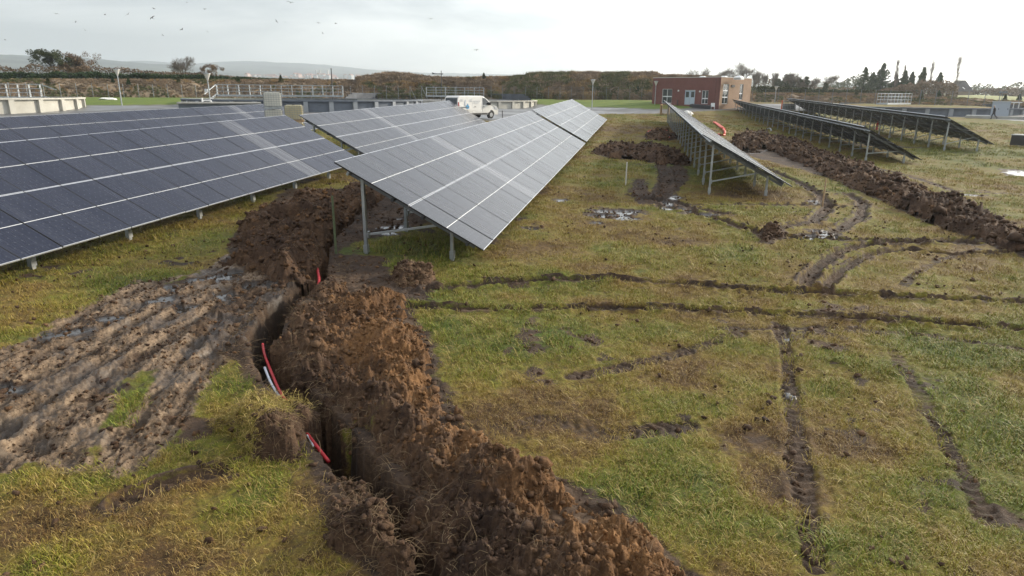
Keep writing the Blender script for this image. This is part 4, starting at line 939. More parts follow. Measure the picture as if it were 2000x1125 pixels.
hedge('brush_strip', [(-300,124,150),(0,128,150),(40,132,150),(60,126,150),(150,130,150),(200,127,150),(260,134,150),(330,140,152),(430,146,156),(520,153,160),(640,154,162),(720,156,162)], 162, M_SCRUB, .20, 170, 'strip of brown leafless brush rising behind the dark hedge', 'brush', 32, kind='stuff')
hedge('scrub_thicket', [(715,158,164),(735,148,164),(765,143,164),(790,146,164),(830,152,164),(900,156,164),(960,155,164),(1040,151,164),(1100,148,164),(1180,150,164),(1272,150,164)], 150, M_SCRUB, .22, 230, 'brown scrub thicket crowning the high bank left of the brick building', 'thicket', 33, 5.0, kind='stuff')
hedge('green_hedge', [(1462,169,184),(1520,168,184),(1600,174,184),(1700,176,186),(1780,180,190)], 152, M_OLIVE, .26, 300, 'green hedge along the bank top right of the brick building', 'hedge', 34)
# scrub growing on the bank itself
M_BK = [leaf_mat('dry_bank_grass', (.17,.13,.09), (.37,.28,.19), .25), leaf_mat('orange_bank_scrub', (.22,.14,.065), (.40,.29,.15)), leaf_mat('green_bank_scrub', (.08,.09,.04), (.19,.19,.085))]
def scrub_src(name, m_, seed, green=False):
    rg = np.random.RandomState(seed); V = []; F = []
    for i in range(70):
        a = rg.rand()*6.28; q = .5*rg.rand(); x, y = q*math.cos(a), q*math.sin(a); l = .5+.6*rg.rand(); dx, dy = rg.randn(2)*.28; w = .035
        k = len(V); V += [(x-w, y, -.05), (x+w, y, -.05), (x+dx*l, y+dy*l, l)]; F.append((k, k+1, k+2))
        V += [(x+dx*l*.5, y+dy*l*.5, l*.5), (x+dx*l+rg.randn()*.1, y+dy*l+.1*rg.randn(), l*.8), (x+dx*l*.7+.08, y+dy*l*.7, l*.75)]; F.append((k+3, k+4, k+5))
    me = bpy.data.meshes.new(name); me.from_pydata(V, [], F); me.materials.append(m_); return me
rg = np.random.RandomState(8); n = 15000; az = rg.uniform(px_az(-250), px_az(2200), n); tt = rg.rand(n)**.9; r_ = 136+tt*11; X = r_*np.sin(az); Y = r_*np.cos(az)
kind_n = fbm(X, Y, 6, 3, 210); wh = np.where(kind_n > .58, 2, np.where(kind_n > .50, 1, 0)); wh = np.where(rg.rand(n) < .25, 0, wh)
right = (az > px_az(1030)) & (az < px_az(1280)); sz = np.where(right, 1.4, 1.0)*np.where((az < px_az(700)) | (az > px_az(1450)), .40, 1)*rg.uniform(.5, 1.2, n)
scatter('bank_scrub', [scrub_src('twigs', M_BK[i], 40+i) for i in range(3)], np.stack([X, Y, bank_z(az, tt)-.1], -1), np.stack([0*az, 0*az, rg.rand(n)*6.28], -1), sz, wh, 'dry brown grass and low scrub covering the bank behind the fence', 'scrub')
# young pines dotted on the bank
pines = [(252,167,9,'right of the first lamp post, low on the bank'),(349,162,9,'near the bank top, above the fence and below the bare tree'),(221,161,7,'high on the bank, just left of the first lamp post'),(95,167,9,'beside the stairs of the far left tank'),(466,161,8,'above the left half of the middle tank railing'),(549,162,11,'above the white tank cubes'),(945,160,13,'on the high bank right of the tall mast'),(1018,161,9,'on the high bank above the cream tank wall'),(1245,187,14,'low on the bank just left of the brick building'),(1672,187,9,'on the bank between the hedge and the dark firs'),(1832,192,10,'in front of the bare poplar on the right'),(1963,193,8,'above the grey cabinet'),(1990,197,10,'at the right edge above the grey cabinet'),(1798,196,11,'below the broad brown wood')]
for i, (px, py, sp_, where) in enumerate(pines):
    azp = px_az(px, py); ys = [bank_z(azp, q) for q in np.linspace(0, 1, 40)]; best = min(range(40), key=lambda j: abs(px_at(px, py, 136+11*j/39).z-ys[j])); q = best/39
    p = px_at(px, py, 136+11*q); p.z = ys[best]-.1; H = sp_*.11*1.25
    e_ = empty('young_pine', p, 'young green pine '+where, 'pine', 'young pines on the bank'); rg = np.random.RandomState(60+i)
    u_ = rg.rand(700); a = rg.rand(700)*6.28; rr = (1-u_)**.8*H*.42*rg.rand(700)**.5; C = np.stack([rr*np.cos(a), rr*np.sin(a), H*(.12+.9*u_)], -1); leaves('foliage', C, .13, M_OLIVE if i % 2 else M_EVER, e_, 60+i)
    bb = MB(); bb.tube([(0,0,-.2),(0,0,H*.8)], [.05,.02], 5); bb.build('trunk', M_BARKD, e_)
# ---- trees on the right
DR = 215
bare_tree('bare_tree', 1448, 113, 178, DR, 'tallest rounded leafless tree, rising behind the right end of the brick building', 21, spread=.85, up=.4, twig=.028)
for i, (px, yt, lb) in enumerate([(1352,136,'low leafless tree over the left roof light of the brick building'),(1376,133,'leafless tree over the middle of the brick roof'),(1405,132,'broad leafless tree over the right roof light of the brick building'),(1425,136,'leafless tree over the sunlit brick wall')]):
    bare_tree('bare_tree', px, yt-6, 172, DR, lb, 100+i, spread=.95, up=.35, twig=.026)
wood = ['leafless trunk at the left of the thin wood beside the building','thin leafless tree second in the wood beside the building','upright leafless tree in the middle of the thin wood','leafless tree in the thin wood, just before its dark evergreen patch','slim leafless tree behind the dark evergreen patch','last slim leafless tree of the thin wood','low leafless tree filling the gap before the ivy-clad trees']
for i, (px, yt) in enumerate([(1468,138),(1482,139),(1494,141),(1505,142),(1516,143),(1526,147),(1533,149)]):
    bare_tree('bare_tree', px, yt-5, 180, DR+i*2, wood[i], 140+i, spread=.42, up=.8, twig=.026, first=.35)
hedge('wood_edge', [(1462,148,182),(1500,152,182),(1530,156,182),(1600,168,182),(1700,172,186)], 232, M_SCRUB, .3, 60, 'hazy brown undergrowth of the thin wood behind the hedge', 'undergrowth', 35, 8.0, kind='stuff')
def ivy_tree(px, yt, yb, dist, label, seed, frac=.62, wid=1.3, **kw):
    e_, H = bare_tree('ivy_tree', px, yt, yb, dist, label, seed, spread=.75, up=.5, twig=.026, **kw); rg = np.random.RandomState(seed)
    C = clumpy(rg, 2600, 16, lambda: (rg.normal(0, wid*.35), rg.normal(0, wid*.35), H*rg.uniform(.05, frac)), wid*.5); leaves('ivy', C, .24, M_IVY, e_, seed); return e_
ivy_tree(1515,150,182,DR,'dark ivy-covered trunk inside the thin leafless wood',160,.8,2.0)
ivy_tree(1542,136,182,DR,'stout ivy-clad tree with bare branch tips, tallest after the thin wood',161,.75,2.4)
ivy_tree(1557,152,182,DR,'short ivy-clad stump between two taller ivy-clad trees',162,.9,1.0)
ivy_tree(1571,143,182,DR,'narrow ivy-clad tree right of the stout ivy-clad one',163,.85,1.2)
bare_tree('bare_tree', 1588, 146, 182, DR, 'rounded leafless tree between the narrow ivy tree and the slim solitary one', 164, spread=.9, up=.4, twig=.026)
ivy_tree(1612,142,182,DR,'slim solitary tree with ivy on its trunk before the misty hill',165,.45,.9)
def conifer(px, yt, yb, dist, w_, label, seed, gap=.0, m_=None, n=4200):
    p = place(px, yb, dist); H = hpx(px, yt, yb, dist); e_ = empty('fir_tree', p, label, 'tree'); rg = np.random.RandomState(seed); Wd = w_*dist/F_PX*.5
    nl = int(16+6*rg.rand()); Cs = []; bb = MB(); bb.tube([(0,0,-.5),(0,0,H*.6),(0,0,H)], [H*.022,H*.014,.02], 6)
    for k in range(nl*5):
        u_ = (k/(nl*5)); zz = H*(.10+.88*u_); L = Wd*(1-u_)**.75*rg.uniform(.55, 1.15); a = rg.rand()*6.283; dr = rg.uniform(-.25, .2)
        m__ = int(n/(nl*5)); s_ = rg.rand(m__)**.7; Cs.append(np.stack([math.cos(a)*L*s_, math.sin(a)*L*s_, zz+dr*L*s_+(rg.rand(m__)-.5)*(.25 if gap else .5)], -1)+rg.randn(m__, 3)*.10)
    bb.build('trunk', M_BARKD, e_); leaves('foliage', np.concatenate(Cs), .26, m_ or M_EVER, e_, seed); return e_
conifer(1684,132,183,205,40,'open-branched dark fir with a thin pointed tip, first of the fir group',170,gap=1,n=2600)
conifer(1718,124,186,210,46,'tallest broad fir of the group, its top brownish',171,n=5200)
conifer(1700,142,186,214,30,'lower dark fir squeezed between the open fir and the broad one',172)
conifer(1762,139,187,212,26,'dark fir with a thin bare shoot right of the bare leader',173)
conifer(1776,141,187,214,24,'small dark fir beside the pointed one',174)
conifer(1796,132,188,210,26,'narrow pointed fir at the right end of the group',175)
conifer(1745,146,187,216,26,'dark fir at the foot of the bare leader',176)
conifer(1829,142,190,222,26,'dark fir top peering over the broad brown wood',177)
def poplar(px, yt, yb, dist, label, seed, w_=1.0):
    p = place(px, yb, dist); H = hpx(px, yt, yb, dist); e_ = empty('poplar_tree', p, label, 'tree', 'bare poplars on the right'); rg = random.Random(seed); tr = MB(); cr_ = MB()
    tr.tube([(0,0,-.4),(.1,0,H*.5),(0,.1,H)], [.16,.09,.015], 6)
    for k in range(120):
        f_z = rg.random()**.8; z0 = H*(.08+.80*f_z); a = rg.random()*6.28; L = H*rg.uniform(.10, .26)*(1-.55*f_z); o_ = rg.uniform(.10, .34)*H*.36*w_*(1-.75*f_z)+.08
        q0 = Vector((0,0,z0)); q1 = Vector((math.cos(a)*o_*.7, math.sin(a)*o_*.7, z0+L*.5)); q2 = Vector((math.cos(a)*o_, math.sin(a)*o_, z0+L*1.15)); cr_.tube([q0, q1, q2], [.032, .018, .006], 3, cap=False)
        for j in range(8):
            s = q1.lerp(q2, rg.random()); v = Vector((rg.gauss(0,.25), rg.gauss(0,.25), rg.uniform(.3, .9))); w = v.orthogonal().normalized()*.022; cr_.add([s-w, s+w, s+v], [(0,1,2)])
    tr.build('trunk', M_BARK, e_); cr_.build('crown', M_BARK, e_)
poplar(1744,116,186,213,'bare pointed poplar rising out of the dark firs',180,.8)
poplar(1759,126,186,214,'thin bare poplar tip just right of the pointed one',181,.5)
poplar(1811,116,190,212,'bare twin-tipped poplar between the fir group and the broad wood',182)
poplar(1861,107,192,212,'tallest bare poplar, standing at the right end of the broad brown wood',183,1.15)
hedge('brown_wood', [(1700,176,190),(1740,172,190),(1780,160,191),(1800,158,192),(1840,156,193),(1862,160,193),(1868,166,193)], 206, M_SCRUB, .34, 260, 'broad brown leafless wood massed below the poplars on the right', 'wood', 36, 9.0, kind='stuff')
hedge('wood_floor', [(1660,180,188),(1700,176,188),(1780,172,190)], 218, M_EVER, .34, 90, 'dark undergrowth beneath the group of firs', 'undergrowth', 40, 8.0, kind='stuff')
hedge('hazy_wood', [(1590,172,180),(1620,168,180),(1640,158,180),(1668,146,180),(1690,150,182),(1720,156,184)], 430, M_OLIVE, .9, 40, 'misty wooded hillside behind the open fir', 'wood', 37, 30.0, kind='stuff')
hedge('hazy_wood', [(1862,172,190),(1890,166,190),(1900,162,190),(1930,163,190),(1940,168,190),(1960,165,190),(1985,160,191),(2010,156,192),(2100,160,194),(2300,170,196)], 520, M_OLIVE, .8, 45, 'pale misty trees along the far edge of the green field', 'wood', 38, 30.0, kind='stuff')
for i, (px, w_, yt, lb) in enumerate([(1893,20,174,'low brown bush beside the dark farm roof'),(1945,34,172,'rounded brown thicket on the far edge of the field, behind the person'),(1992,40,168,'larger brown thicket at the right edge of the field')]):
    e_ = empty('field_thicket', place(px, 188, 330), lb, 'thicket'); rg = np.random.RandomState(90+i); Wd = w_*330/F_PX/2; H = hpx(px, yt, 188, 330)
    C = clumpy(rg, 2600, 22, lambda: (rg.normal(0, Wd*.55), rg.normal(0, 2), H*rg.uniform(.1, .75)), Wd*.3); leaves('foliage', C, .4, M_SCRUB, e_, 90+i); bb = MB(); bb.tube([(0,0,-1),(0,0,H*.6)], [.2,.08], 5); bb.build('trunk', M_BARK, e_)
# farm house
p = place(1871, 187, 300); ax, ay = axes_at(p); Mh = Matrix((ax, ay, Vector((0,0,1)))).transposed().to_4x4()
e_ = empty('farm_house', p, 'dark steep farm roof with one white roof light at the end of the brown wood', 'house')
b = MB(); b.box((-4, -5, -1), (4, 5, 1.6), 0, Mh); b.build('wall', mat('dull_wall', (.22,.17,.14), .9), e_)
b = MB(); b.add([Mh @ Vector(q) for q in ((-4.4,-5.3,1.5),(4.4,-5.3,1.5),(4.4,5.3,1.5),(-4.4,5.3,1.5),(-1.5,-1,5.4),(1.5,1,5.4))], [(0,1,5,4),(1,2,5),(2,3,4,5),(3,0,4)]); b.build('roof', mat('dark_roof', (.045,.04,.042), .8), e_)
b = MB(); b.beam(Mh @ Vector((.9,-3.6,2.9)), Mh @ Vector((1.8,-3.9,2.3)), .9, .12); b.build('roof_light', M_WHITE, e_)

# ================================================================ brick building
m, h, bs = new_mat('red_brick'); M_BRICK = m
def brick(h, bs, c1, c2, mort):
    tc = h.node('ShaderNodeTexCoord').outputs['Object']; bt = h.node('ShaderNodeTexBrick'); bt.inputs['Scale'].default_value = 1.0
    bt.inputs['Color1'].default_value = (*c1, 1); bt.inputs['Color2'].default_value = (*c2, 1); bt.inputs['Mortar'].default_value = (*mort, 1)
    bt.inputs['Mortar Size'].default_value = .010; bt.inputs['Brick Width'].default_value = .23; bt.inputs['Row Height'].default_value = .072
    mp = h.node('ShaderNodeMapping'); mp.inputs['Rotation'].default_value = (R(-90), 0, 0); h.l.new(tc, mp.inputs['Vector'])
    sp = h.node('ShaderNodeSeparateXYZ'); h.l.new(tc, sp.inputs[0]); cb = h.node('ShaderNodeCombineXYZ'); h.l.new(sp.outputs[0], cb.inputs[0]); h.l.new(sp.outputs[2], cb.inputs[1]); h.l.new(cb.outputs[0], bt.inputs['Vector'])
    n = h.noise(tc, .8, 5, .65); c = h.mix(h.mr(n, .35, .7, 0, .45), bt.outputs['Color'], tuple(v*.55 for v in c1)); h.l.new(c, bs.inputs['Base Color']); bs.inputs['Roughness'].default_value = .9
brick(h, bs, (.20,.052,.04), (.15,.038,.03), (.18,.13,.115))
m, h, bs = new_mat('sunlit_brick'); M_BRICKSUN = m; brick(h, bs, (.36,.215,.125), (.30,.175,.10), (.32,.26,.20))  # side wall brick: sunlight put into the colour as a lighter tan
M_WIN = mat('window_glass', (.03,.04,.04), .06, spec=.8); M_FRAME = mat('white_window_frame', (.72,.74,.75), .4)
M_FELT = mat('roof_felt', (.12,.12,.13), .9); M_CAP = mat('pale_coping', (.66,.64,.60), .6); M_DOOR = mat('blue_grey_door', (.42,.50,.58), .45)
pA, pB = px_at(1273, 201.5, 118), px_at(1404, 205, 112); pB.z = pA.z = min(pA.z, pB.z)
uL = (pA-pB); LB = uL.length; uL.normalize(); uR = Vector((0,0,1)).cross(uL)*1.0
if uR.dot(Vector((pB.x, pB.y, 0))) < 0: uR = -uR
WB = 9.0
for k in range(60):
    q = pB+uR*WB; d = q-Vector((0,0,CAM_Z)); px = 1000+F_PX*d.dot(RT)/d.dot(FW)
    if px > 1463: break
    WB += .2
HB = px_at(1404, 150.8, 112).z-pB.z
zb0 = pB.z
bld = empty('brick_building', pB, 'low flat-roofed brick building with a red front and a side wall coloured as sunlit', 'building')
def wall(name, length, openings, mats, frame, reveal=.14, t_=.3):
    """wall in its own frame: x along, y into the building, z up, with real openings"""
    b = MB(); xs = sorted({0, length}|{o[0] for o in openings}|{o[1] for o in openings}); zs = sorted({-1.0, HB}|{o[2] for o in openings}|{o[3] for o in openings})
    for x0, x1 in zip(xs[:-1], xs[1:]):
        for z0, z1 in zip(zs[:-1], zs[1:]):
            if any(o[0] <= x0 and x1 <= o[1] and o[2] <= z0 and z1 <= o[3] for o in openings): continue
            b.add([(x0,0,z0),(x1,0,z0),(x1,0,z1),(x0,0,z1)], [(0,1,2,3)])
    for x0, x1, z0, z1 in [o[:4] for o in openings]:
        b.add([(x0,0,z0),(x1,0,z0),(x1,reveal,z0),(x0,reveal,z0)], [(0,1,2,3)]); b.add([(x0,0,z1),(x1,0,z1),(x1,reveal,z1),(x0,reveal,z1)], [(3,2,1,0)])
        b.add([(x0,0,z0),(x0,0,z1),(x0,reveal,z1),(x0,reveal,z0)], [(3,2,1,0)]); b.add([(x1,0,z0),(x1,0,z1),(x1,reveal,z1),(x1,reveal,z0)], [(0,1,2,3)])
    o_ = b.build(name, mats, bld); o_.matrix_local = frame; return o_
def frame_of(origin, ux, uy): m_ = Matrix((ux, uy, Vector((0,0,1)))).transposed().to_4x4(); m_.translation = origin-pB; return m_
FL = frame_of(pA, -uL, uR); FR = frame_of(pB, uR, uL)
k_ = LB/650
def fx(v): return (v-957)*k_
def fz(v): return (500-v)/250*HB
winL = [(fx(1057), fx(1157), .12, fz(355)+.0), (fx(1280), fx(1380), -.02, fz(365)), (fx(1443), fx(1503), .12, fz(368))]
kr = WB/300
winR = [((1645-1620)*kr, (1700-1620)*kr, .15, HB*.76), ((1806-1620)*kr, (1842-1620)*kr, .75, HB*.78)]
wall('wall', LB, winL, M_BRICK, FL); wall('wall', WB, winR, M_BRICKSUN, FR)
b = MB(); b.add([(0,0,0),(LB,0,0),(LB,0,HB),(0,0,HB)], [(3,2,1,0)]); o = b.build('wall', M_BRICK, bld); o.matrix_local = frame_of(pA+uR*WB+Vector((0,0,0)), -uL, uR)
b = MB(); b.add([(0,0,0),(WB,0,0),(WB,0,HB),(0,0,HB)], [(0,1,2,3)]); o = b.build('wall', M_BRICK, bld); o.matrix_local = frame_of(pA, uR, uL)
b = MB(); b.box((.05,.05,HB-.35), (LB-.05, WB-.05, HB-.30)); o = b.build('roof', M_FELT, bld); o.matrix_local = FL; roof = o
b = MB()
for lo, hi in (((-.04,-.04,HB),(LB+.04,.28,HB+.07)),((-.04,WB-.28,HB),(LB+.04,WB+.04,HB+.07)),((-.04,.282,HB),(.28,WB-.282,HB+.07)),((LB-.28,.282,HB),(LB+.04,WB-.282,HB+.07))): b.box(lo, hi)
o = b.build('coping', M_CAP, bld); o.matrix_local = FL
def window(frame, x0, x1, z0, z1, vs, hs, name='window'):
    e = MB(); w = .07; y0, y1 = .09, .15
    e.box((x0, y0, z0), (x0+w, y1, z1)); e.box((x1-w, y0, z0), (x1, y1, z1)); e.box((x0+w, y0, z0), (x1-w, y1, z0+w)); e.box((x0+w, y0, z1-w), (x1-w, y1, z1))
    xs = [x0+(x1-x0)*v for v in vs]; zs = [z0+(z1-z0)*v for v in hs]
    for x in xs: e.box((x-w/2, y0-.005, z0+w), (x+w/2, y1, z1-w))
    for z in zs:
        e.box((x0+w, y0-.010, z-.08), (x1-w, y1-.003, z+.08))
    f_ = e.build(name, M_FRAME, bld); f_.matrix_local = frame
    X = [x0]+xs+[x1]; Z = [z0]+zs+[z1]
    for a, c_ in zip(X[:-1], X[1:]):
        for d_, g_ in zip(Z[:-1], Z[1:]):
            q = MB(); q.add([(a+.03,.13,d_+.03),(c_-.03,.13,d_+.03),(c_-.03,.13,g_-.03),(a+.03,.13,g_-.03)], [(0,1,2,3)]); q.build('pane', M_WIN, f_)
window(FL, *winL[0], [.5], [.48]); window(FL, *winL[2], [.5], [.40]); window(FR, *winR[0], [.5], [.34, .67]); window(FR, *winR[1], [.5], [.40])
x0, x1, z0, z1 = winL[1]
for i in range(2):
    a = x0+(x1-x0)*i/2+.02; c_ = x0+(x1-x0)*(i+1)/2-.02
    q = MB(); q.box((a,.08,z0), (c_,.13,z1-.08)); dd_ = q.build('door', M_DOOR, bld); dd_.matrix_local = FL
    q = MB(); q.add([(a+.16,.075,z0+(z1-z0)*.5),(c_-.16,.075,z0+(z1-z0)*.5),(c_-.16,.075,z1-.25),(a+.16,.075,z1-.25)], [(0,1,2,3)]); q.build('pane', M_WIN, dd_)
    q = MB(); hx_ = (c_-.08) if i == 0 else (a+.08); q.beam((hx_,.04,z0+1.0), (hx_,.04,z0+1.2), .03, .03); q.build('handle', M_SILVER, dd_)
q = MB(); q.box((x0,.06,z1-.07), (x1,.14,z1)); q.build('door_frame', M_FRAME, bld).matrix_local = FL
for v, z in ((1220,372),(1425,378)):
    q = MB(); q.tube([(fx(v),-.02,fz(z)),(fx(v),-.14,fz(z))], .14, 10); q.build('wall_light', M_WHITE, bld).matrix_local = FL
for v in (1566, 1594): q = MB(); q.beam((fx(v),-.02,0),(fx(v),-.02,HB), .035, .03); q.build('wall_seam', mat('dark_joint', (.06,.025,.02), .9), bld).matrix_local = FL
q = MB(); q.box(((1720-1620)*kr,-.05,HB*.66),((1752-1620)*kr,-.003,HB*.73)); 
for i in range(4): q.box(((1720-1620)*kr,-.10,HB*.66+.09*i),((1752-1620)*kr,-.05,HB*.66+.05+.09*i))
q.build('vent_grille', M_BLACK, bld).matrix_local = FR
for i, v in enumerate((1265, 1465, 1600)):
    q = MB(); c0 = Vector((fx(v)+1.2, WB*.35, HB-.3)); s_ = .6 if i else .75
    q.box((c0.x-s_, c0.y-.6, c0.z), (c0.x+s_, c0.y+.6, c0.z+.3)); q.add([(c0.x-s_,c0.y-.8,c0.z+.3),(c0.x+s_,c0.y-.8,c0.z+.3),(c0.x+s_,c0.y+.8,c0.z+.3),(c0.x-s_,c0.y+.8,c0.z+.3),(c0.x-.3,c0.y,c0.z+.62),(c0.x+.3,c0.y,c0.z+.62)], [(0,1,5,4),(1,2,5),(2,3,4,5),(3,0,4)])
    o = q.build('roof_light', M_WHITE, bld); o.matrix_local = FL
# things in front of the building
p = pB-uL*0+Vector((0,0,0)); W = FL.copy(); W.translation = pA
def on_front(x, y): v = W @ Vector((x, y, 0)); v.z = gh(v.x, v.y); return v
a = on_front(fx(1380), -1.0); b2 = on_front(fx(1565), -1.0); e_ = empty('planter', (a+b2)/2, 'long low dark planter on the ground before the red brick front', 'planter'); c_ = (a+b2)/2
bb = MB(); bb.beam(a-c_+Vector((0,0,.28)), b2-c_+Vector((0,0,.28)), .9, .5); bb.build('trough', mat('dark_plastic', (.03,.03,.035), .6), e_)
bb = MB()
for i in range(8): q = (a-c_).lerp(b2-c_, (i+.5)/8); bb.beam(q+Vector((0,0,.53)), q+Vector((0,0,.60)), .7, .3)
bb.build('lid', mat('grey_lid', (.10,.10,.11), .5), e_)
p = on_front(fx(1582), -1.0); e_ = empty('garden_chair', p, 'small white garden chair at the corner of the building', 'chair'); bb = MB(); bb.box((-.3,-.3,.38),(.3,.3,.45)); bb.build('seat', M_WHITE, e_); bb = MB(); bb.box((-.3,.22,.45),(.3,.3,.95)); bb.build('backrest', M_WHITE, e_)
for sx in (-.26, .26):
    for sy in (-.26, .26): bb = MB(); bb.beam((sx, sy, 0), (sx, sy, .38), .05, .05); bb.build('leg', M_WHITE, e_)
p = on_front(fx(1235), -.6); bb = MB(); bb.tube([(0,0,-.1),(0,0,.95)], .09, 8); bb.tube([(0,0,.95),(0,0,1.03)], [.12,.05], 8); o = bb.build('bollard', mat('dark_bollard', (.05,.04,.04), .6), None, p); setp(o, 'short dark bollard left of the pale double door', 'bollard')

# ================================================================ round settling tanks
M_PANEL = mat('cream_concrete', (.46,.45,.40), .85, noise=(.8,.15)); M_PANELG = mat('grey_concrete', (.13,.15,.18), .85, noise=(.8,.2)); M_PILG = mat('pale_grey_concrete', (.30,.32,.34), .85, noise=(.8,.15)); M_INNER = mat('stained_concrete', (.13,.14,.14), .8, noise=(1,.35)); M_WATER = mat('still_dark_water', (.02,.025,.025), .05)
def tank(name, px, dist, rad_, hgt, nseg, m_, label, zoff=0.0, base_z=None):
    p = px_at(px, 200, dist); p.z = gh(p.x, p.y) if base_z is None else base_z; e_ = empty(name, p, label, 'tank', 'round concrete settling tanks')
    for k in range(nseg):
        a0, a1 = 2*math.pi*k/nseg, 2*math.pi*(k+1)/nseg; sub_ = 3; b = MB()
        for j in range(sub_):
            u0, u1 = a0+(a1-a0)*j/sub_, a0+(a1-a0)*(j+1)/sub_
            b.add([(rad_*math.cos(u0), rad_*math.sin(u0), -.8),(rad_*math.cos(u1), rad_*math.sin(u1), -.8),(rad_*math.cos(u1), rad_*math.sin(u1), hgt-.16),(rad_*math.cos(u0), rad_*math.sin(u0), hgt-.16)], [(0,1,2,3)])
        b.build('wall_panel', m_, e_)
        b = MB(); c, s_ = math.cos(a0), math.sin(a0); r0, r1 = rad_-.02, rad_+.28
        Mx = Matrix.Rotation(a0, 4, 'Z'); b.box((r0, -.26, -.8), (r1, .26, hgt-.16), 0, Mx); b.build('pilaster', M_PILG if m_ is M_PANELG else m_, e_)
    n = nseg*3; b = MB(); ri, ro = rad_-.35, rad_+.32
    for r0, r1, z0, z1, mi in ((ro, ro, hgt-.16, hgt, 0), (ro, ri, hgt, hgt, 0), (ri, ri, hgt, -.6, 1), (ro, rad_, hgt-.16, hgt-.16, 0)):
        for k in range(n):
            a0, a1 = 2*math.pi*k/n, 2*math.pi*(k+1)/n
            b.add([(r0*math.cos(a0), r0*math.sin(a0), z0),(r0*math.cos(a1), r0*math.sin(a1), z0),(r1*math.cos(a1), r1*math.sin(a1), z1),(r1*math.cos(a0), r1*math.sin(a0), z1)], [(0,1,2,3)], mi)
    b.build('rim', [m_, M_INNER], e_)
    b = MB(); k = 48; b.add([(ri*math.cos(2*math.pi*i/k), ri*math.sin(2*math.pi*i/k), hgt-1.0) for i in range(k)], [tuple(range(k))]); b.build('water', M_WATER, e_)
    return e_, p
def bridge(name, p0, p1, z0, rail_h, label, posts, stair=None, width=1.1):
    """steel walkway with railings both sides"""
    a = Vector((p0.x, p0.y, z0)); b_ = Vector((p1.x, p1.y, z0)); L = (b_-a).length; u = (b_-a).normalized(); v = Vector((-u.y, u.x, 0)); c0 = a.copy(); e_ = empty(name, c0, label, 'walkway', 'steel walkways over the tanks')
    q = MB(); q.beam((0,0,-.12), u*L-Vector((0,0,.12)), width, .22); q.build('deck', M_GALV, e_)
    for s_ in (-1, 1):
        o_ = v*s_*width*.48
        for zz in (rail_h, rail_h*.66, rail_h*.33): q = MB(); q.beam(o_+Vector((0,0,zz)), u*L+o_+Vector((0,0,zz)), .06, .06); q.build('rail', M_GALV, e_)
        for i in range(posts+1): q = MB(); w = o_+u*(L*i/posts); q.beam(w-Vector((0,0,.1)), w+Vector((0,0,rail_h)), .06, .06); q.build('baluster', M_GALV, e_)
    q = MB()
    for i in range(posts*2):
        w = v*-.1+u*(L*(i+.5)/(posts*2)); w2 = w+u*(L/(posts*3)); q.beam(w+Vector((0,0,.05)), w2+Vector((0,0,rail_h*.9)), .04, .04)
    q.build('lattice', M_GALVD, e_)
    if stair:
        s0, s1 = stair; du = (s1-s0); 
        for s_ in (-1, 1):
            q = MB(); q.beam(s0-c0+v*s_*.4, s1-c0+v*s_*.4, .06, .22); q.build('stringer', M_GALV, e_)
            q = MB(); q.beam(s0-c0+v*s_*.4+Vector((0,0,rail_h)), s1-c0+v*s_*.4+Vector((0,0,rail_h*.9)), .05, .05); q.build('rail', M_GALV, e_)
        for i in range(7):
            w = (s0-c0).lerp(s1-c0, (i+.5)/7); q = MB(); q.beam(w-v*.38, w+v*.38, .25, .04); q.build('tread', M_GALV, e_)
    return e_
zr = lambda px, py, d: px_at(px, py, d).z
tk1, c1 = tank('settling_tank', -150, 92, 13.8, zr(100,196,84)-gh(*px_at(100,200,84)[:2]), 30, M_PANEL, 'cream concrete tank cut off by the left edge of the picture')
Z1 = c1.z+(zr(100,196,84)-gh(*px_at(100,200,84)[:2]))
bridge('tank_walkway', px_at(-320,190,93), px_at(82,190,93), zr(82,189,93), zr(82,165,93)-zr(82,189,93), 'walkway and railing over the cream tank at the left edge', 16, (Vector((*px_at(84,190,93)[:2], zr(82,189,93))), Vector((*px_at(112,190,90)[:2], gh(*px_at(112,190,90)[:2])+.6))))
Z2 = zr(391,183,99.5)
tk2, c2 = tank('settling_tank', 601, 99.5, 15.6, 2.0, 34, M_PANELG, 'big blue-grey round tank in the centre left behind the panels', base_z=zr(601,195.5,84.5)-2.0)
c2z = c2.z+2.0
bridge('tank_walkway', px_at(425,188,93), px_at(670,188,93), c2z+.55, zr(500,168,93)-zr(500,187,93), 'long walkway with railing across the blue-grey tank behind the white cube tanks', 12, (Vector((*px_at(424,188,93)[:2], c2z+.55)), Vector((*px_at(400,188,91)[:2], c2z-.5))))
tk3, c3 = tank('settling_tank', 858, 124, 17.3, zr(1038,196,121)-zr(1038,214,121), 36, M_PANEL, 'wide tank with cream wall panels and dark inner rim right of the van', base_z=zr(1038,214,121))
c3z = c3.z+(zr(1038,196,121)-zr(1038,214,121))
bridge('tank_walkway', px_at(833,188,116), px_at(945,188,116), zr(900,186.5,116), zr(900,171,116)-zr(900,186.5,116), 'shorter walkway with railing directly above the white van', 6)
tk4, c4 = tank('settling_tank', 1806, 127, 13.6, 1.15, 30, M_PANELG, 'blue-grey tank behind the far right array, beside the walking person', base_z=gh(*px_at(1830,222,113)[:2]))
bridge('tank_walkway', px_at(1722,205,119), px_at(1768,205,128), zr(1745,201,122), 1.4, 'pale walkway seen nearly end-on over the tank at the right', 7, width=1.6)
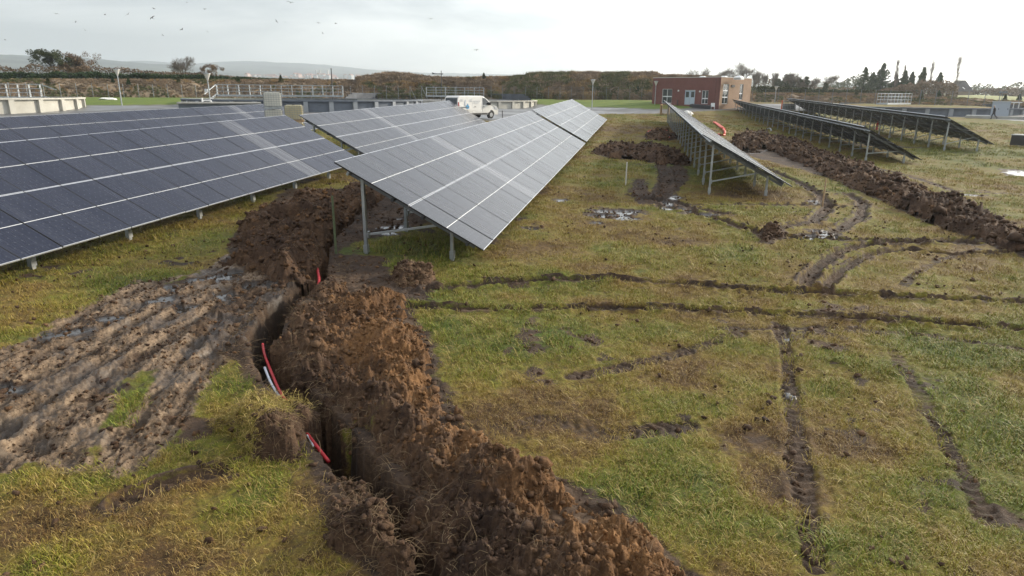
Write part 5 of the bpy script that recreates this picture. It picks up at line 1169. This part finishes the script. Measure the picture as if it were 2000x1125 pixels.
def baffle(e_, c, rad_, ztop, hgt, view):
    a0 = math.atan2(c.y, c.x); b = MB(); n = 30
    for i in range(n):
        u0, u1 = a0-R(100)+R(200)*i/n, a0-R(100)+R(200)*(i+1)/n; t_ = abs(2*(i+.5)/n-1); z1 = hgt+(ztop-c.z-hgt)*min(1, (1-t_)*3.5)
        for r_ in (rad_, rad_+.2): b.add([(r_*math.cos(u0), r_*math.sin(u0), hgt), (r_*math.cos(u1), r_*math.sin(u1), hgt), (r_*math.cos(u1), r_*math.sin(u1), z1), (r_*math.cos(u0), r_*math.sin(u0), z1)], [(0,1,2,3)])
        b.add([(rad_*math.cos(u0), rad_*math.sin(u0), z1), (rad_*math.cos(u1), rad_*math.sin(u1), z1), ((rad_+.2)*math.cos(u1), (rad_+.2)*math.sin(u1), z1), ((rad_+.2)*math.cos(u0), (rad_+.2)*math.sin(u0), z1)], [(0,1,2,3)])
    b.build('back_wall', M_DARKCONC, e_)
M_DARKCONC = mat('dark_stained_concrete', (.085,.095,.11), .8, noise=(.6,.4))
baffle(tk3, c3, 16.6, zr(858,182.5,140), 1.0, 0); baffle(tk4, c4, 13.0, zr(1806,201.5,140), .6, 0)
# low concrete slab box left of the middle tank
p = px_at(470, 205, 62); p.z = gh(p.x, p.y); zt0 = zr(420,199.5,62)-p.z; ax, ay = axes_at(p); e_ = empty('concrete_chamber', p, 'flat pale-topped chamber with a curved white vent pipe, left of the middle tank', 'chamber')
Mx = Matrix((ax, ay, Vector((0,0,1)))).transposed().to_4x4(); q = MB(); q.box((-4.6,-1.6,-.3),(1.5,1.6,zt0-.12),0,Mx); q.build('wall', M_PANELG, e_); q = MB(); q.box((-4.7,-1.7,zt0-.118),(1.6,1.7,zt0),0,Mx); q.build('slab', M_CONC, e_)
q = MB(); q.tube([Mx @ Vector(v) for v in ((-2.9,-.2,zt0),(-2.9,-.2,zt0+.35))], .07, 8); q.tube([Mx @ Vector(v) for v in ((-2.2,-.6,zt0),(-2.2,-.6,zt0+.10),(-2.35,-.6,zt0+.14),(-2.75,-.6,zt0+.14),(-2.85,-.6,zt0+.05))], .05, 8); q.build('vent_pipe', M_WHITE, e_)

# ================================================================ white cube tanks (stacked)
M_IBC = mat('milky_plastic', (.72,.72,.66), .4, noise=(1.5,.06)); M_IBCY = mat('stained_plastic', (.60,.54,.36), .45, noise=(1.5,.25)); M_CAGE = mat('cage_steel', (.38,.39,.40), .4, .7)
def ibc(p, rz, label, m_, s_=1.0):
    e_ = empty('cube_tank', p, label, 'cube tank', 'stacked white cube tanks', rz); q = MB()
    for i in (-.5, 0, .5): q.box((-.6*s_, i-.05, 0), (.6*s_, i+.05, .12))
    q.box((-.6*s_,-.55,.121),(.6*s_,.55,.15)); q.build('pallet', M_WOOD if 'stained' in label else M_GALV, e_)
    bm_ = bmesh.new(); bmesh.ops.create_cube(bm_, size=1); bmesh.ops.bevel(bm_, geom=bm_.edges[:], offset=.06, segments=2, affect='EDGES')
    for v in bm_.verts: v.co = Vector((v.co.x*1.12*s_, v.co.y*.98, v.co.z*.97+.65))
    me = bpy.data.meshes.new('bottle'); bm_.to_mesh(me); bm_.free(); me.materials.append(m_); link('bottle', me, e_)
    q = MB(); q.tube([(0,0,1.13),(0,0,1.17)], .12, 10); q.build('lid', mat('black_lid', (.03,.03,.03), .5), e_)
    q = MB(); X, Y = .60*s_, .53
    for i in range(7):
        z = .2+.148*i; 
        for s1 in (-1, 1): q.beam((-X, s1*Y, z), (X, s1*Y, z), .018, .018); q.beam((s1*X, -Y, z+.001), (s1*X, Y, z+.001), .018, .018)
    for i in range(8):
        for s1 in (-1, 1): x = -X+2*X*i/7; q.beam((x, s1*(Y+.012), .15), (x, s1*(Y+.012), 1.10), .016, .016, (1,0,0)); y = -Y+2*Y*i/7; q.beam((s1*(X+.012), y, .15), (s1*(X+.012), y, 1.10), .016, .016, (1,0,0))
    q.build('cage', M_CAGE, e_); return e_
pI = px_at(533, 200, 52); g_ = gh(pI.x, pI.y); top = zr(533,178.5,52); hI = 1.19; n_ = max(2, round((top-g_)/hI)); sI = (top-g_)/(n_*hI)
lbls = ['bottom white cube tank hidden low in the taller stack','middle white cube tank of the taller stack, mostly behind the panels','top white caged cube tank of the taller stack, beside the middle tank','extra white cube tank in the taller stack']
for k in range(n_): ibc(Vector((pI.x, pI.y, top-(n_-k)*hI)), .50, lbls[-2] if k == n_-1 else lbls[min(k, 1)], M_IBC)
pJ = px_at(573, 200, 50); topJ = zr(573,203.5,50)
for k in range(max(1, int((topJ-gh(pJ.x, pJ.y))/hI+.5))): ibc(Vector((pJ.x, pJ.y, topJ-(k+1)*hI)), .42, ['yellow-stained cube tank at the end of the blue array, right of the white one','lower stained cube tank under the yellow-stained one','lowest stained cube tank'][min(k,2)], M_IBCY)

# ================================================================ white van
def van():
    pv = px_at(921, 215, 62); pv.z = gh(pv.x, pv.y); pv.z = zr(925,231.5,62)
    th = math.atan2(RT.y*math.cos(R(48))+FW.y*math.sin(R(48)), RT.x*math.cos(R(48))+FW.x*math.sin(R(48)))
    e_ = empty('delivery_van', pv, 'white panel van with blue emblem on its side parked beyond the grey arrays', 'van', rz=th)
    L, Wd = 5.0, 1.90; x0 = -2.5
    paint = mat('white_van_paint', (.74,.73,.70), .3, noise=(.9,.10)); glassm = mat('van_glass', (.02,.025,.03), .05, spec=.8); tyre = mat('tyre_rubber', (.02,.02,.02), .8); plast = mat('black_bumper', (.04,.04,.045), .6)
    prof = [(-2.5,.38),(-2.5,.9),(-2.46,1.45),(-2.36,1.88),(-2.2,1.97),(.35,1.99),(.75,1.93),(1.15,1.68),(1.55,1.32),(1.75,1.20),(2.25,1.06),(2.42,.92),(2.48,.60),(2.44,.34)]
    b = MB(); rows = []
    for sx, inset in ((-1,0),(-.94,.0),(.94,.0),(1,0)):
        rows.append([])
        for (x, z) in prof:
            shr = .0 if z < 1.1 else (z-1.1)*.13
            y = sx*(Wd/2-shr); zz = z
            if abs(sx) == 1: zz = z if z < 1.85 else z-.05
            rows[-1].append((x, y, zz))
    n = len(prof)
    for r_ in rows: b.v += r_
    for i in range(3):
        for j in range(n): b.f.append((i*n+j, (i+1)*n+j, (i+1)*n+(j+1) % n, i*n+(j+1) % n)); b.m.append(0)
    b.f += [tuple(range(n)), tuple(range(4*n-1, 3*n-1, -1))]; b.m += [0, 0]
    o = b.build('body', paint, e_)
    def sidepatch(name, pts, m_, off=.008, side=-1, parent=e_, th_=.02):
        q = MB(); A = []; 
        for x, z in pts: shr = .0 if z < 1.1 else (z-1.1)*.13; A.append((x, side*(Wd/2-shr+off), z))
        B = [(x, y-side*th_, z) for x, y, z in A]; k = len(A); f_ = [tuple(range(k)), tuple(range(2*k-1, k-1, -1))]+[(i, i+k, (i+1) % k+k, (i+1) % k) for i in range(k)]
        q.add(A+B, f_); return q.build(name, m_, parent)
    for s_ in (-1, 1):
        sidepatch('side_window', [(.55,1.22),(1.45,1.22),(1.20,1.52),(.85,1.78),(.55,1.80)], glassm, side=s_)
        sidepatch('sill_trim', [(-1.3,.36),(1.1,.36),(1.1,.50),(-1.3,.50)], plast, side=s_)
        sidepatch('sliding_door', [(-.75,.55),(.42,.55),(.42,1.82),(-.75,1.82)], paint, .012, s_)
        sidepatch('front_door', [(.47,.52),(1.42,.52),(1.50,1.15),(.47,1.15)], paint, .012, s_)
        sidepatch('door_handle', [(.52,1.02),(.68,1.02),(.68,1.07),(.52,1.07)], plast, .03, s_); sidepatch('door_handle', [(-.05-.5,1.02),(.12-.5,1.02),(.12-.5,1.07),(-.05-.5,1.07)], plast, .03, s_)
        sidepatch('tail_lamp', [(-2.46,.85),(-2.34,.85),(-2.34,1.45),(-2.46,1.45)], mat('red_lamp', (.35,.02,.02), .3), .012, s_)
        sidepatch('headlight', [(2.0,.80),(2.36,.78),(2.30,.98),(2.02,1.06)], mat('lamp_glass', (.6,.62,.65), .1), .012, s_)
        q = MB(); q.box((1.22, s_*(Wd/2+.02)-(.0 if s_ > 0 else .2), 1.18), (1.34, s_*(Wd/2+.02)+(.2 if s_ > 0 else 0), 1.42)); q.build('wing_mirror', plast, e_)
        for wx in (-1.55, 1.55):
            q = MB(); q.tube([(wx, s_*.72, .33), (wx, s_*.97, .33)], .33, 20); w_ = q.build('wheel', tyre, e_); q = MB(); q.tube([(wx, s_*.965, .33), (wx, s_*.985, .33)], .20, 12); q.build('rim', M_SILVER, w_)
            k = 12; sidepatch('wheel_arch', [(wx+.42*math.cos(math.pi*i/k), .36+.40*math.sin(math.pi*i/k)) for i in range(k+1)], plast, .006, s_)
    # lettering and emblem on the panel side
    blue = mat('blue_decal', (.06,.30,.55), .5); grey = mat('grey_decal', (.45,.50,.56), .5)
    for s_ in (-1,):
        sidepatch('emblem', [(-1.62,1.00),(-1.50,.90),(-1.34,.86),(-1.20,.93),(-1.16,1.06),(-1.26,1.18),(-1.32,1.34),(-1.40,1.20),(-1.55,1.14)], blue, .012, s_)
        sidepatch('emblem', [(-1.72,1.30),(-1.60,1.62),(-1.52,1.66),(-1.55,1.30),(-1.65,1.12)], grey, .012, s_)
        q = MB()
        for r0, (xa, xb, zz) in enumerate(((-2.2,-1.85,1.62),(-2.2,-1.85,1.52),(-1.05,-.80,1.62),(-1.05,-.80,1.50),(-.62,.28,1.50),(-.62,.05,1.36))):
            x = xa
            while x < xb: y = -(Wd/2-(zz-1.1)*.13+.016); q.box((x, y-.004, zz), (x+.045, y, zz+.055)); x += .075
        q.build('lettering', grey, e_)
        sidepatch('stripe', [(-2.25,.98),(-1.30,.96),(-1.30,1.03),(-2.25,1.05)], mat('dark_decal', (.09,.12,.16), .5), .012, s_)
    q = MB(); q.add([(-2.508,-.80,1.12),(-2.508,.80,1.12),(-2.38,.74,1.80),(-2.38,-.74,1.80)], [(0,1,2,3)]); q.v = [(x-.02, y, z) for x, y, z in q.v]; q.build('rear_window', glassm, e_)
    q = MB(); q.box((-2.6,-.9,.36),(-2.505,.9,.62)); q.build('rear_bumper', plast, e_); q = MB(); q.box((2.47,-.85,.34),(2.56,.85,.60)); q.build('front_bumper', plast, e_)
    q = MB(); q.add([(1.22,-.72,1.655),(1.22,.72,1.655),(1.70,.80,1.26),(1.70,-.80,1.26)], [(3,2,1,0)]); q.v = [(x+.02, y, z+.02) for x, y, z in q.v]; q.build('windscreen', glassm, e_)
van()

# ================================================================ lamps, masts, fence
def lamp(px, yt, yb, dist, label, sc_=1.0, cam_=False):
    p = px_at(px, yb, dist); p.z = min(gh(p.x, p.y), p.z) if yb > 0 else gh(p.x, p.y); H = zr(px, yt, dist)-p.z; e_ = empty('street_lamp', p, label, 'street lamp', 'park lamps around the works')
    q = MB(); q.tube([(0,0,-.2),(0,0,H*.3),(0,0,H-.55)], [.075,.06,.045], 8); q.build('post', M_GALV, e_)
    q = MB(); q.tube([(0,0,H-.75),(0,0,H-.62),(0,0,H-.08)], [.06,.10,.32], 16, cap=True); q.build('lamp_shade', mat('pale_shade', (.62,.60,.55), .5), e_); q = MB(); q.tube([(0,0,H-.08),(0,0,H-.02),(0,0,H)], [.37,.37,.08], 16); q.build('cap', M_GALV, e_)
    if cam_: q = MB(); q.box((-.40,-.15,H-1.9),(-.04,.15,H-1.55)); q.build('floodlight', M_WHITE, e_)
lamp(238,135,204,92,'park lamp on the lawn edge at the left, standing alone against the brown bank'); lamp(412,143,212,78,'park lamp with a small floodlight, left of the long tank walkway',cam_=True)
lamp(1156,155,213,105,'park lamp at the path corner between the arrays and the high bank'); lamp(1279,158,200,116,'park lamp right against the red brick front of the building'); lamp(1513,168,199,133,'small park lamp right of the brick building before the hedge')
p = px_at(652, 215, 101); p.z = gh(p.x, p.y); H = zr(652,135,101)-p.z; q = MB(); q.tube([(0,0,-.2),(0,0,H)], [.09,.07], 8); e_ = empty('mast', p, 'plain dark thin mast at the right end of the long tank walkway', 'mast'); q.build('pole', mat('dark_steel', (.04,.045,.05), .5), e_); q = MB(); q.tube([(0,0,H),(0,0,H+.08)], .11, 8); q.build('cap', M_BLACK, e_)
p = px_at(863, 200, 122); p.z = gh(p.x, p.y)+1; H = zr(863,138,122)-p.z; e_ = empty('mast', p, 'tall thin mast carrying a short cross arm above the van walkway', 'mast'); q = MB(); q.tube([(0,0,-1),(0,0,H)], [.09,.06], 8); q.build('pole', mat('dark_steel', (.04,.045,.05), .5), e_); ax, ay = axes_at(p)
q = MB(); q.beam(ax*-1.6+Vector((0,0,H-.55)), ax*.3+Vector((0,0,H-.55)), .14, .14); q.beam(ax*-1.6+Vector((0,0,H-.35)), ax*-1.1+Vector((0,0,H-.55)), .3, .12); q.build('cross_arm', mat('dark_steel', (.04,.045,.05), .5), e_)
p = px_at(1945, 226, 118); p.z = gh(p.x, p.y); H = zr(1945,177,118)-p.z; e_ = empty('mast', p, 'thin mast with a small flat top box behind the walking person', 'mast'); q = MB(); q.tube([(0,0,-.2),(0,0,H)], .05, 6); q.build('pole', M_GALVD, e_); q = MB(); q.box((-.1,-.3,H-.3),(.75,.3,H-.1)); q.build('box', M_GALVD, e_)
# perimeter fence at the foot of the bank
e_ = empty('perimeter_fence', px_at(700, 192, 134.5), 'tall wire fence on thin pale posts along the foot of the brown bank', 'fence'); o0 = e_.location.copy()
a0, a1 = px_az(-420), px_az(2300); nf_ = 96; pp = []
for i in range(nf_):
    a = a0+(a1-a0)*i/(nf_-1); x, y = 134.3*math.sin(a), 134.3*math.cos(a); z = float(np.interp(a, BKaz, zb)); pp.append(Vector((x, y, z))-o0)
    q = MB(); q.beam(pp[-1]-Vector((0,0,.6)), pp[-1]+Vector((0,0,2.35)), .065, .065); q.build('post', M_GALVD, e_)
for zz in (.08, .55, 1.0, 1.45, 1.9, 2.25):
    q = MB()
    for a, b_ in zip(pp[:-1], pp[1:]): q.beam(a+Vector((0,0,zz)), b_+Vector((0,0,zz)), .014, .014)
    q.build('wire', M_GALVD, e_)
for i in (26, 27, 40, 41, 62): q = MB(); q.beam(pp[i]+Vector((0,0,2.2)), pp[i].lerp(pp[i+1], .5)+Vector((0,0,-.2)), .06, .06); q.build('strut', M_GALV, e_)

# ================================================================ small things in the field
def tube_on(name, pts, r_, m_, label, cat, dz, parent=None, n=8, **k):
    P_ = [at(px, py, d_) for (px, py), d_ in zip(pts, dz if isinstance(dz, (list, tuple)) else [dz]*len(pts))]
    # smooth the path
    for _ in range(2):
        Q_ = [P_[0]]
        for a, b_ in zip(P_[:-1], P_[1:]): Q_ += [a.lerp(b_, .25), a.lerp(b_, .75)]
        P_ = Q_+[P_[-1]]
    c0 = sum(P_, Vector())/len(P_); q = MB(); q.tube([v-c0 for v in P_], r_, n); o = q.build(name, m_, parent, c0, smooth=True); return setp(o, label, cat)
tube_on('cable_conduit', [(513,672),(516,692),(528,722),(548,770),(562,785),(578,802)], .022, M_RED, 'red cable conduit hanging down the trench side above the sod clump', 'conduit', [-.06,-.04,-.05,-.03,-.03,-.08])
tube_on('cable_conduit', [(596,842),(606,856),(622,876),(642,902)], .024, M_RED, 'short length of red conduit in the trench below the sod clump', 'conduit', [-.1,-.06,-.06,-.10])
tube_on('cable_conduit', [(618,500),(617,512),(621,530),(624,548),(620,562)], .032, M_RED, 'red conduit standing out of the far part of the trench', 'conduit', [.02,.03,.02,.02,-.1])
tube_on('warning_tape', [(517,718),(526,742),(538,764),(546,774)], .020, mat('pale_cable', (.52,.55,.62), .5), 'pale grey cable lying beside the red conduit in the trench', 'cable', [-.06,-.07,-.07,-.1])
tube_on('warning_tape', [(600,850),(608,862),(612,872)], .012, mat('pale_cable', (.52,.55,.62), .5), 'short pale grey cable end beside the lower conduit', 'cable', -.06)
tube_on('bent_pipe', [(1263,262),(1268,256),(1280,252.5),(1288,252)], .09, M_REDO, 'curved red pipe entering the left side of the small soil heap', 'pipe', [.1,.3,.45,.5])
tube_on('bent_pipe', [(1296,253),(1304,257),(1310,262)], .09, M_REDO, 'curved red pipe leaving the right side of the small soil heap', 'pipe', [.5,.35,.05])
tube_on('bent_pipe', [(1303,270.5),(1308,268),(1314,268)], .10, M_REDO, 'stub of red pipe at the foot of the small soil heap', 'pipe', .08)
tube_on('bent_pipe', [(1322,300),(1326,290),(1336,284),(1350,283)], .028, mat('dull_pipe', (.14,.04,.025), .6), 'thin dark red hose looping out of the ground under the narrow array', 'hose', [-.02,.3,.4,.1])
e_ = empty('pipe_bundle', at(1408, 252), 'orange-red pipe lying in a kinked line on the grass right of the narrow array', 'pipe')
for pts_ in ([(1394,238.5),(1400,243),(1408,249),(1413,252)], [(1413,252),(1416,257),(1415,263)], [(1415,263.5),(1408,264),(1403,262)], [(1397,239),(1404,243.5),(1411,248.5),(1416,253)]):
    P_ = [at(px, py, .1)-e_.location for px, py in pts_]; q = MB(); q.tube(P_, .10, 8); q.build('pipe_length', M_REDO, e_, smooth=True)
def stake(px, yt, yb, r_, m_, label, lean=0):
    p = at(px, yb); H = (yb-yt)/F_PX*(p.y*math.cos(YAW)-p.x*math.sin(YAW))*1.06; q = MB(); q.tube([(0,0,-.2),(lean*.5,0,H*.5),(lean,0,H)], [r_,r_*.95,r_*.8], 6); o = q.build('stake', m_, None, p); setp(o, label, 'stake')
stake(1222,320,362,.03,mat('white_stake', (.62,.60,.55), .7),'white marker stake in the grass between the middle and the narrow array')
stake(1606,352,403,.03,M_WOOD,'brown wooden stake at the bend of the wheel tracks right of the narrow array')
stake(657,386,502,.035,mat('mossy_post', (.10,.12,.06), .9, noise=(6,.3)),'mossy grey-green post standing in the dug soil left of the middle array')
stake(1216,365,368,.02,M_WOOD,'low stub lying by the white marker stake')
# black box at the right edge
p = at(1994, 286); hb = 22/F_PX*(p.y*math.cos(YAW)-p.x*math.sin(YAW)); e_ = empty('cable_cabinet', p, 'black box with a pale top frame in the grass at the right edge', 'cabinet', rz=-YAW-.6)
q = MB(); q.box((-.65,-.5,.1),(.65,.5,hb-.05)); q.build('body', mat('black_cabinet', (.02,.02,.022), .5), e_); q = MB(); q.box((-.68,-.53,hb-.049),(.68,.53,hb+.02)); q.build('lid', mat('pale_lid', (.5,.5,.48), .6), e_)
for sx in (-.6, .6): q = MB(); q.beam((sx, -.45, -.1), (sx, -.45, .1), .08, .08); q.beam((sx, .45, -.1), (sx, .45, .1), .08, .08); q.build('foot', M_WOOD, e_)
# grey cabinet by the person
p = px_at(1952, 222, 114); p.z = gh(p.x, p.y); H = zr(1952,199,114)-p.z; ax, ay = axes_at(p); Mx = Matrix((ax, ay, Vector((0,0,1)))).transposed().to_4x4()
e_ = empty('control_cabinet', p, 'tall pale blue-grey control cabinet behind the walking person', 'cabinet'); q = MB(); q.box((-1.0,-.5,-.2),(1.0,.5,H),0,Mx); q.build('body', mat('blue_grey_paint', (.34,.39,.45), .5), e_); q = MB(); q.box((-1.05,-.58,H),(1.05,.55,H+.08),0,Mx); q.build('roof', mat('grey_roof', (.45,.48,.5), .5), e_)
for sx in (-.52, .48): q = MB(); q.box((sx-.44,-.53,.1),(sx+.44,-.502,H-.1),0,Mx); dd_ = q.build('door', mat('blue_grey_paint', (.34,.39,.45), .5), e_); q = MB(); q.box((sx+.3,-.56,H*.5),(sx+.36,-.532,H*.5+.2),0,Mx); q.build('handle', M_BLACK, dd_)
p = px_at(1955, 228, 110); p.z = gh(p.x, p.y); ax, ay = axes_at(p); Mx = Matrix((ax, ay, Vector((0,0,1)))).transposed().to_4x4(); e_ = empty('concrete_curb', p, 'low concrete curb with a white slab end along the path by the person', 'curb')
q = MB(); q.box((-3.9,-.35,-.3),(7,.35,.32),0,Mx); q.build('curb', M_CONC, e_); q = MB(); q.box((-3.8,-.3,.321),(-1.2,.3,.42),0,Mx); q.build('slab', M_WHITE, e_)
p = px_at(1982, 219, 125); p.z = gh(p.x, p.y); e_ = empty('valve_stand', p, 'small white pipe stand at the bank foot near the right edge', 'stand'); 
for sx in (-.35, .35): q = MB(); q.tube([(sx,0,-.2),(sx,0,1.35)], .06, 6); q.build('leg', M_WHITE, e_)
q = MB(); q.tube([(-.7,0,1.38),(.7,0,1.38)], .08, 6); q.build('crossbar', M_WHITE, e_)
# pallet wood stack and white sacks beyond the narrow array
p = px_at(1298, 222, 97); p.z = gh(p.x, p.y); e_ = empty('timber_stack', p, 'tall stack of wooden pallets at the far end of the narrow array', 'pallet stack', rz=-.2)
for k in range(9): q = MB(); q.box((-.6,-.5,k*.16),(.6,.5,k*.16+.035)); q.box((-.6,-.5,k*.16+.036),(-.45,.5,k*.16+.14)); q.box((.45,-.5,k*.16+.036),(.6,.5,k*.16+.14)); q.build('pallet', M_WOOD, e_)
def sack(px, py, d, s_, label, seed, fl=.8):
    p = px_at(px, py, d); p.z = gh(p.x, p.y); bm_ = bmesh.new(); bmesh.ops.create_icosphere(bm_, subdivisions=3, radius=s_); rg = random.Random(seed); o3 = Vector((rg.random()*9, rg.random()*9, 0))
    from mathutils import noise as mn_
    for v in bm_.verts: v.co *= 1+.35*mn_.noise(v.co*1.8/s_+o3); v.co.z = max((v.co.z+s_*.55)*fl, 0)
    me = bpy.data.meshes.new('white_sack'); bm_.to_mesh(me); bm_.free(); me.materials.append(mat('white_sheeting', (.66,.66,.62), .5)); o = link('white_sack', me, None, p); setp(o, label, 'sack')
sack(1331,222,96,.55,'left crumpled white sack behind the far end of the narrow array',1); sack(1343,222,96,.65,'right crumpled white sack behind the far end of the narrow array',2); sack(212,196,112,1.1,'crumpled white sheet lying on the lawn left of the first lamp post',3,.22)
# orange-framed crate beyond the right arrays
p = px_at(1540, 212, 118); p.z = gh(p.x, p.y); H = zr(1540,197.5,118)-p.z; ax, ay = axes_at(p); Mx = Matrix((ax, ay, Vector((0,0,1)))).transposed().to_4x4(); e_ = empty('mesh_cage', p, 'grey mesh cage with an orange end frame at the far end of the right arrays', 'cage')
q = MB(); 
for z in (.05, H): q.beam(Mx @ Vector((-1.05,0,z)), Mx @ Vector((-1.05,1.4,z)), .16, .16)
for y in (0, 1.4): q.beam(Mx @ Vector((-1.05,y,0)), Mx @ Vector((-1.05,y,H)), .16, .16)
q.build('end_frame', mat('orange_paint', (.62,.12,.03), .5), e_); q = MB()
for i in range(9): x = -.9+i*.24; q.beam(Mx @ Vector((x,0,0)), Mx @ Vector((x,0,H)), .05, .05)
for z in (.1, H*.5, H): q.beam(Mx @ Vector((-.95,.03,z)), Mx @ Vector((1.05,.03,z)), .06, .06)
q.build('mesh_side', M_GALV, e_); q = MB(); q.box((-.85,.15,.1),(.9,1.3,H*.7),0,Mx); q.build('load', mat('grey_load', (.2,.21,.21), .7), e_)
p = at(1712, 254); q = MB(); q.tube([(0,0,-.1),(0,0,.75),(0,0,.95)], [.12,.10,.03], 8); o = q.build('red_marker', mat('red_marker', (.55,.03,.03), .5), None, p); setp(o, 'small red marker post between the two black-backed arrays', 'marker')
tube_on('bent_pipe', [(1497,252),(1502,250.5),(1506,252),(1506,255)], .06, mat('grey_pipe', (.5,.52,.54), .5), 'curved grey pipe end at the foot of the second array posts', 'pipe', [.1,.12,.1,.05])
p = px_at(981, 236, 60); p.z = gh(p.x, p.y); H = zr(981,216,60)-p.z; q = MB(); q.tube([(0,0,-.1),(0,0,H)], .035, 6); o = q.build('marker_post', M_BLACK, None, p); setp(o, 'thin black marker post just right of the van nose', 'post')

# ================================================================ person
def person():
    p = px_at(1940, 230.5, 108); p.z = gh(p.x, p.y); ax, ay = axes_at(p)
    e_ = empty('person', p, 'person in dark jacket and trousers walking left on the path, head bowed', 'person'); f_ = -ax  # walking direction
    J = dict(pel=(0,0,.95), che=(.05,0,1.30), nec=(.09,0,1.48), hea=(.14,0,1.60), top=(.15,0,1.70), sl=(.06,.19,1.42), el=(.02,.25,1.16), hl=(.16,.22,.94), fl=(.22,.22,.88), sr=(.06,-.19,1.42), er=(-.06,-.25,1.16), hr=(.02,-.24,.92), fr=(.07,-.24,.85),
             il=(0,.09,.92), kl=(.20,.10,.50), al=(.20,.10,.09), tl=(.36,.10,.04), ir=(0,-.09,.92), kr=(-.10,-.10,.50), ar=(-.42,-.10,.22), tr=(-.34,-.10,.07))
    rad_ = dict(pel=(.15,.17), che=(.15,.20), nec=(.06,.06), hea=(.085,.085), top=(.07,.07), sl=(.085,.085), el=(.06,.06), hl=(.04,.045), fl=(.03,.045), sr=(.085,.085), er=(.06,.06), hr=(.04,.045), fr=(.03,.045), il=(.12,.12), kl=(.08,.08), al=(.055,.055), tl=(.04,.05), ir=(.12,.12), kr=(.08,.08), ar=(.055,.055), tr=(.04,.05))
    E_ = [('pel','che'),('che','nec'),('nec','hea'),('hea','top'),('che','sl'),('sl','el'),('el','hl'),('hl','fl'),('che','sr'),('sr','er'),('er','hr'),('hr','fr'),('pel','il'),('il','kl'),('kl','al'),('al','tl'),('pel','ir'),('ir','kr'),('kr','ar'),('ar','tr')]
    K = list(J); W_ = lambda v: f_*v[0]+ay*v[1]+Vector((0,0,v[2])); me = bpy.data.meshes.new('body'); me.from_pydata([W_(J[k]) for k in K], [(K.index(a), K.index(b_)) for a, b_ in E_], [])
    m, h, bs = new_mat('dark_clothes_and_skin'); tc = h.node('ShaderNodeTexCoord').outputs['Object']; sp = h.node('ShaderNodeSeparateXYZ'); h.l.new(tc, sp.inputs[0])
    legs = h.math('LESS_THAN', sp.outputs[2], .93); head = h.math('GREATER_THAN', sp.outputs[2], 1.50); c = h.mix(legs, (.018,.018,.022), (.025,.027,.035)); c = h.mix(head, c, (.42,.26,.19)); h.l.new(c, bs.inputs['Base Color']); bs.inputs['Roughness'].default_value = .8
    me.materials.append(m); o = link('body', me, e_); o.modifiers.new('skin', 'SKIN')
    for i, k in enumerate(K): me.skin_vertices[0].data[i].radius = rad_[k]
    me.skin_vertices[0].data[0].use_root = True; s_ = o.modifiers.new('sub', 'SUBSURF'); s_.levels = 2; s_.render_levels = 2
    q = bmesh.new(); bmesh.ops.create_uvsphere(q, u_segments=12, v_segments=8, radius=.105)
    for v in q.verts: v.co = Vector((v.co.x, v.co.y, v.co.z*.9))
    bmesh.ops.delete(q, geom=[v for v in q.verts if v.co.z < -.03], context='VERTS'); hm = bpy.data.meshes.new('hair'); q.to_mesh(hm); q.free(); hm.materials.append(mat('light_hair', (.42,.38,.32), .8)); link('hair', hm, e_, W_((.125,0,1.66)))
person()

# ================================================================ gulls
M_GULL = mat('gull_feathers', (.10,.10,.11), .8)
def gull_mesh():
    b = MB(); b.tube([(-.24,0,0),(-.1,0,.02),(.08,0,.02),(.20,0,.03),(.27,0,.02)], [.01,.055,.06,.035,.008], 6)
    b.add([(-.24,0,0),(-.40,.07,0),(-.40,-.07,0)], [(0,1,2)])
    for s_ in (-1, 1): b.add([(.09,s_*.04,.03),(-.07,s_*.04,.03),(.10,s_*.32,.16),(-.06,s_*.32,.15),(-.04,s_*.68,.08),(-.09,s_*.66,.08)], [(0,1,3,2),(2,3,5,4)])
    return b.mesh('gull', M_GULL, False)
GM = gull_mesh(); rg = random.Random(12)
G = [(365,5),(567,5),(205,29),(110,27),(297,35),(300,17),(148,43),(166,59),(355,58),(405,62),(400,18),(540,42),(557,43),(622,45),(656,46),(630,65),(841,37),(930,98),(10,78),(1549,23),(250,28),(318,69)]
for i, (px, py) in enumerate(G):
    d = rg.uniform(55, 95) if i % 3 else rg.uniform(100, 140); o = link('gull', GM, None, px_at(px, py, d*2.5), (rg.uniform(-.7,.7), rg.uniform(-.5,.5), rg.uniform(0, 6.28))); setp(o, 'small dark gull gliding in the grey sky' if px < 1200 else 'single gull in the bright sky above the brick building', 'gull', 'gulls gliding in the sky' if px < 1200 else None)

# ================================================================ air
b = MB(); b.box((-7500, -3000, -60), (7500, 7800, 420)); hz = bpy.data.materials.new('haze_air'); hz.use_nodes = True; t = hz.node_tree
for n in list(t.nodes): t.nodes.remove(n)
ou = t.nodes.new('ShaderNodeOutputMaterial'); pv = t.nodes.new('ShaderNodeVolumePrincipled'); pv.inputs['Color'].default_value = (.86,.93,1,1); pv.inputs['Density'].default_value = 2.4e-4; pv.inputs['Anisotropy'].default_value = .6
t.links.new(pv.outputs[0], ou.inputs['Volume'])
o = b.build('haze', hz); o['kind'] = 'stuff'
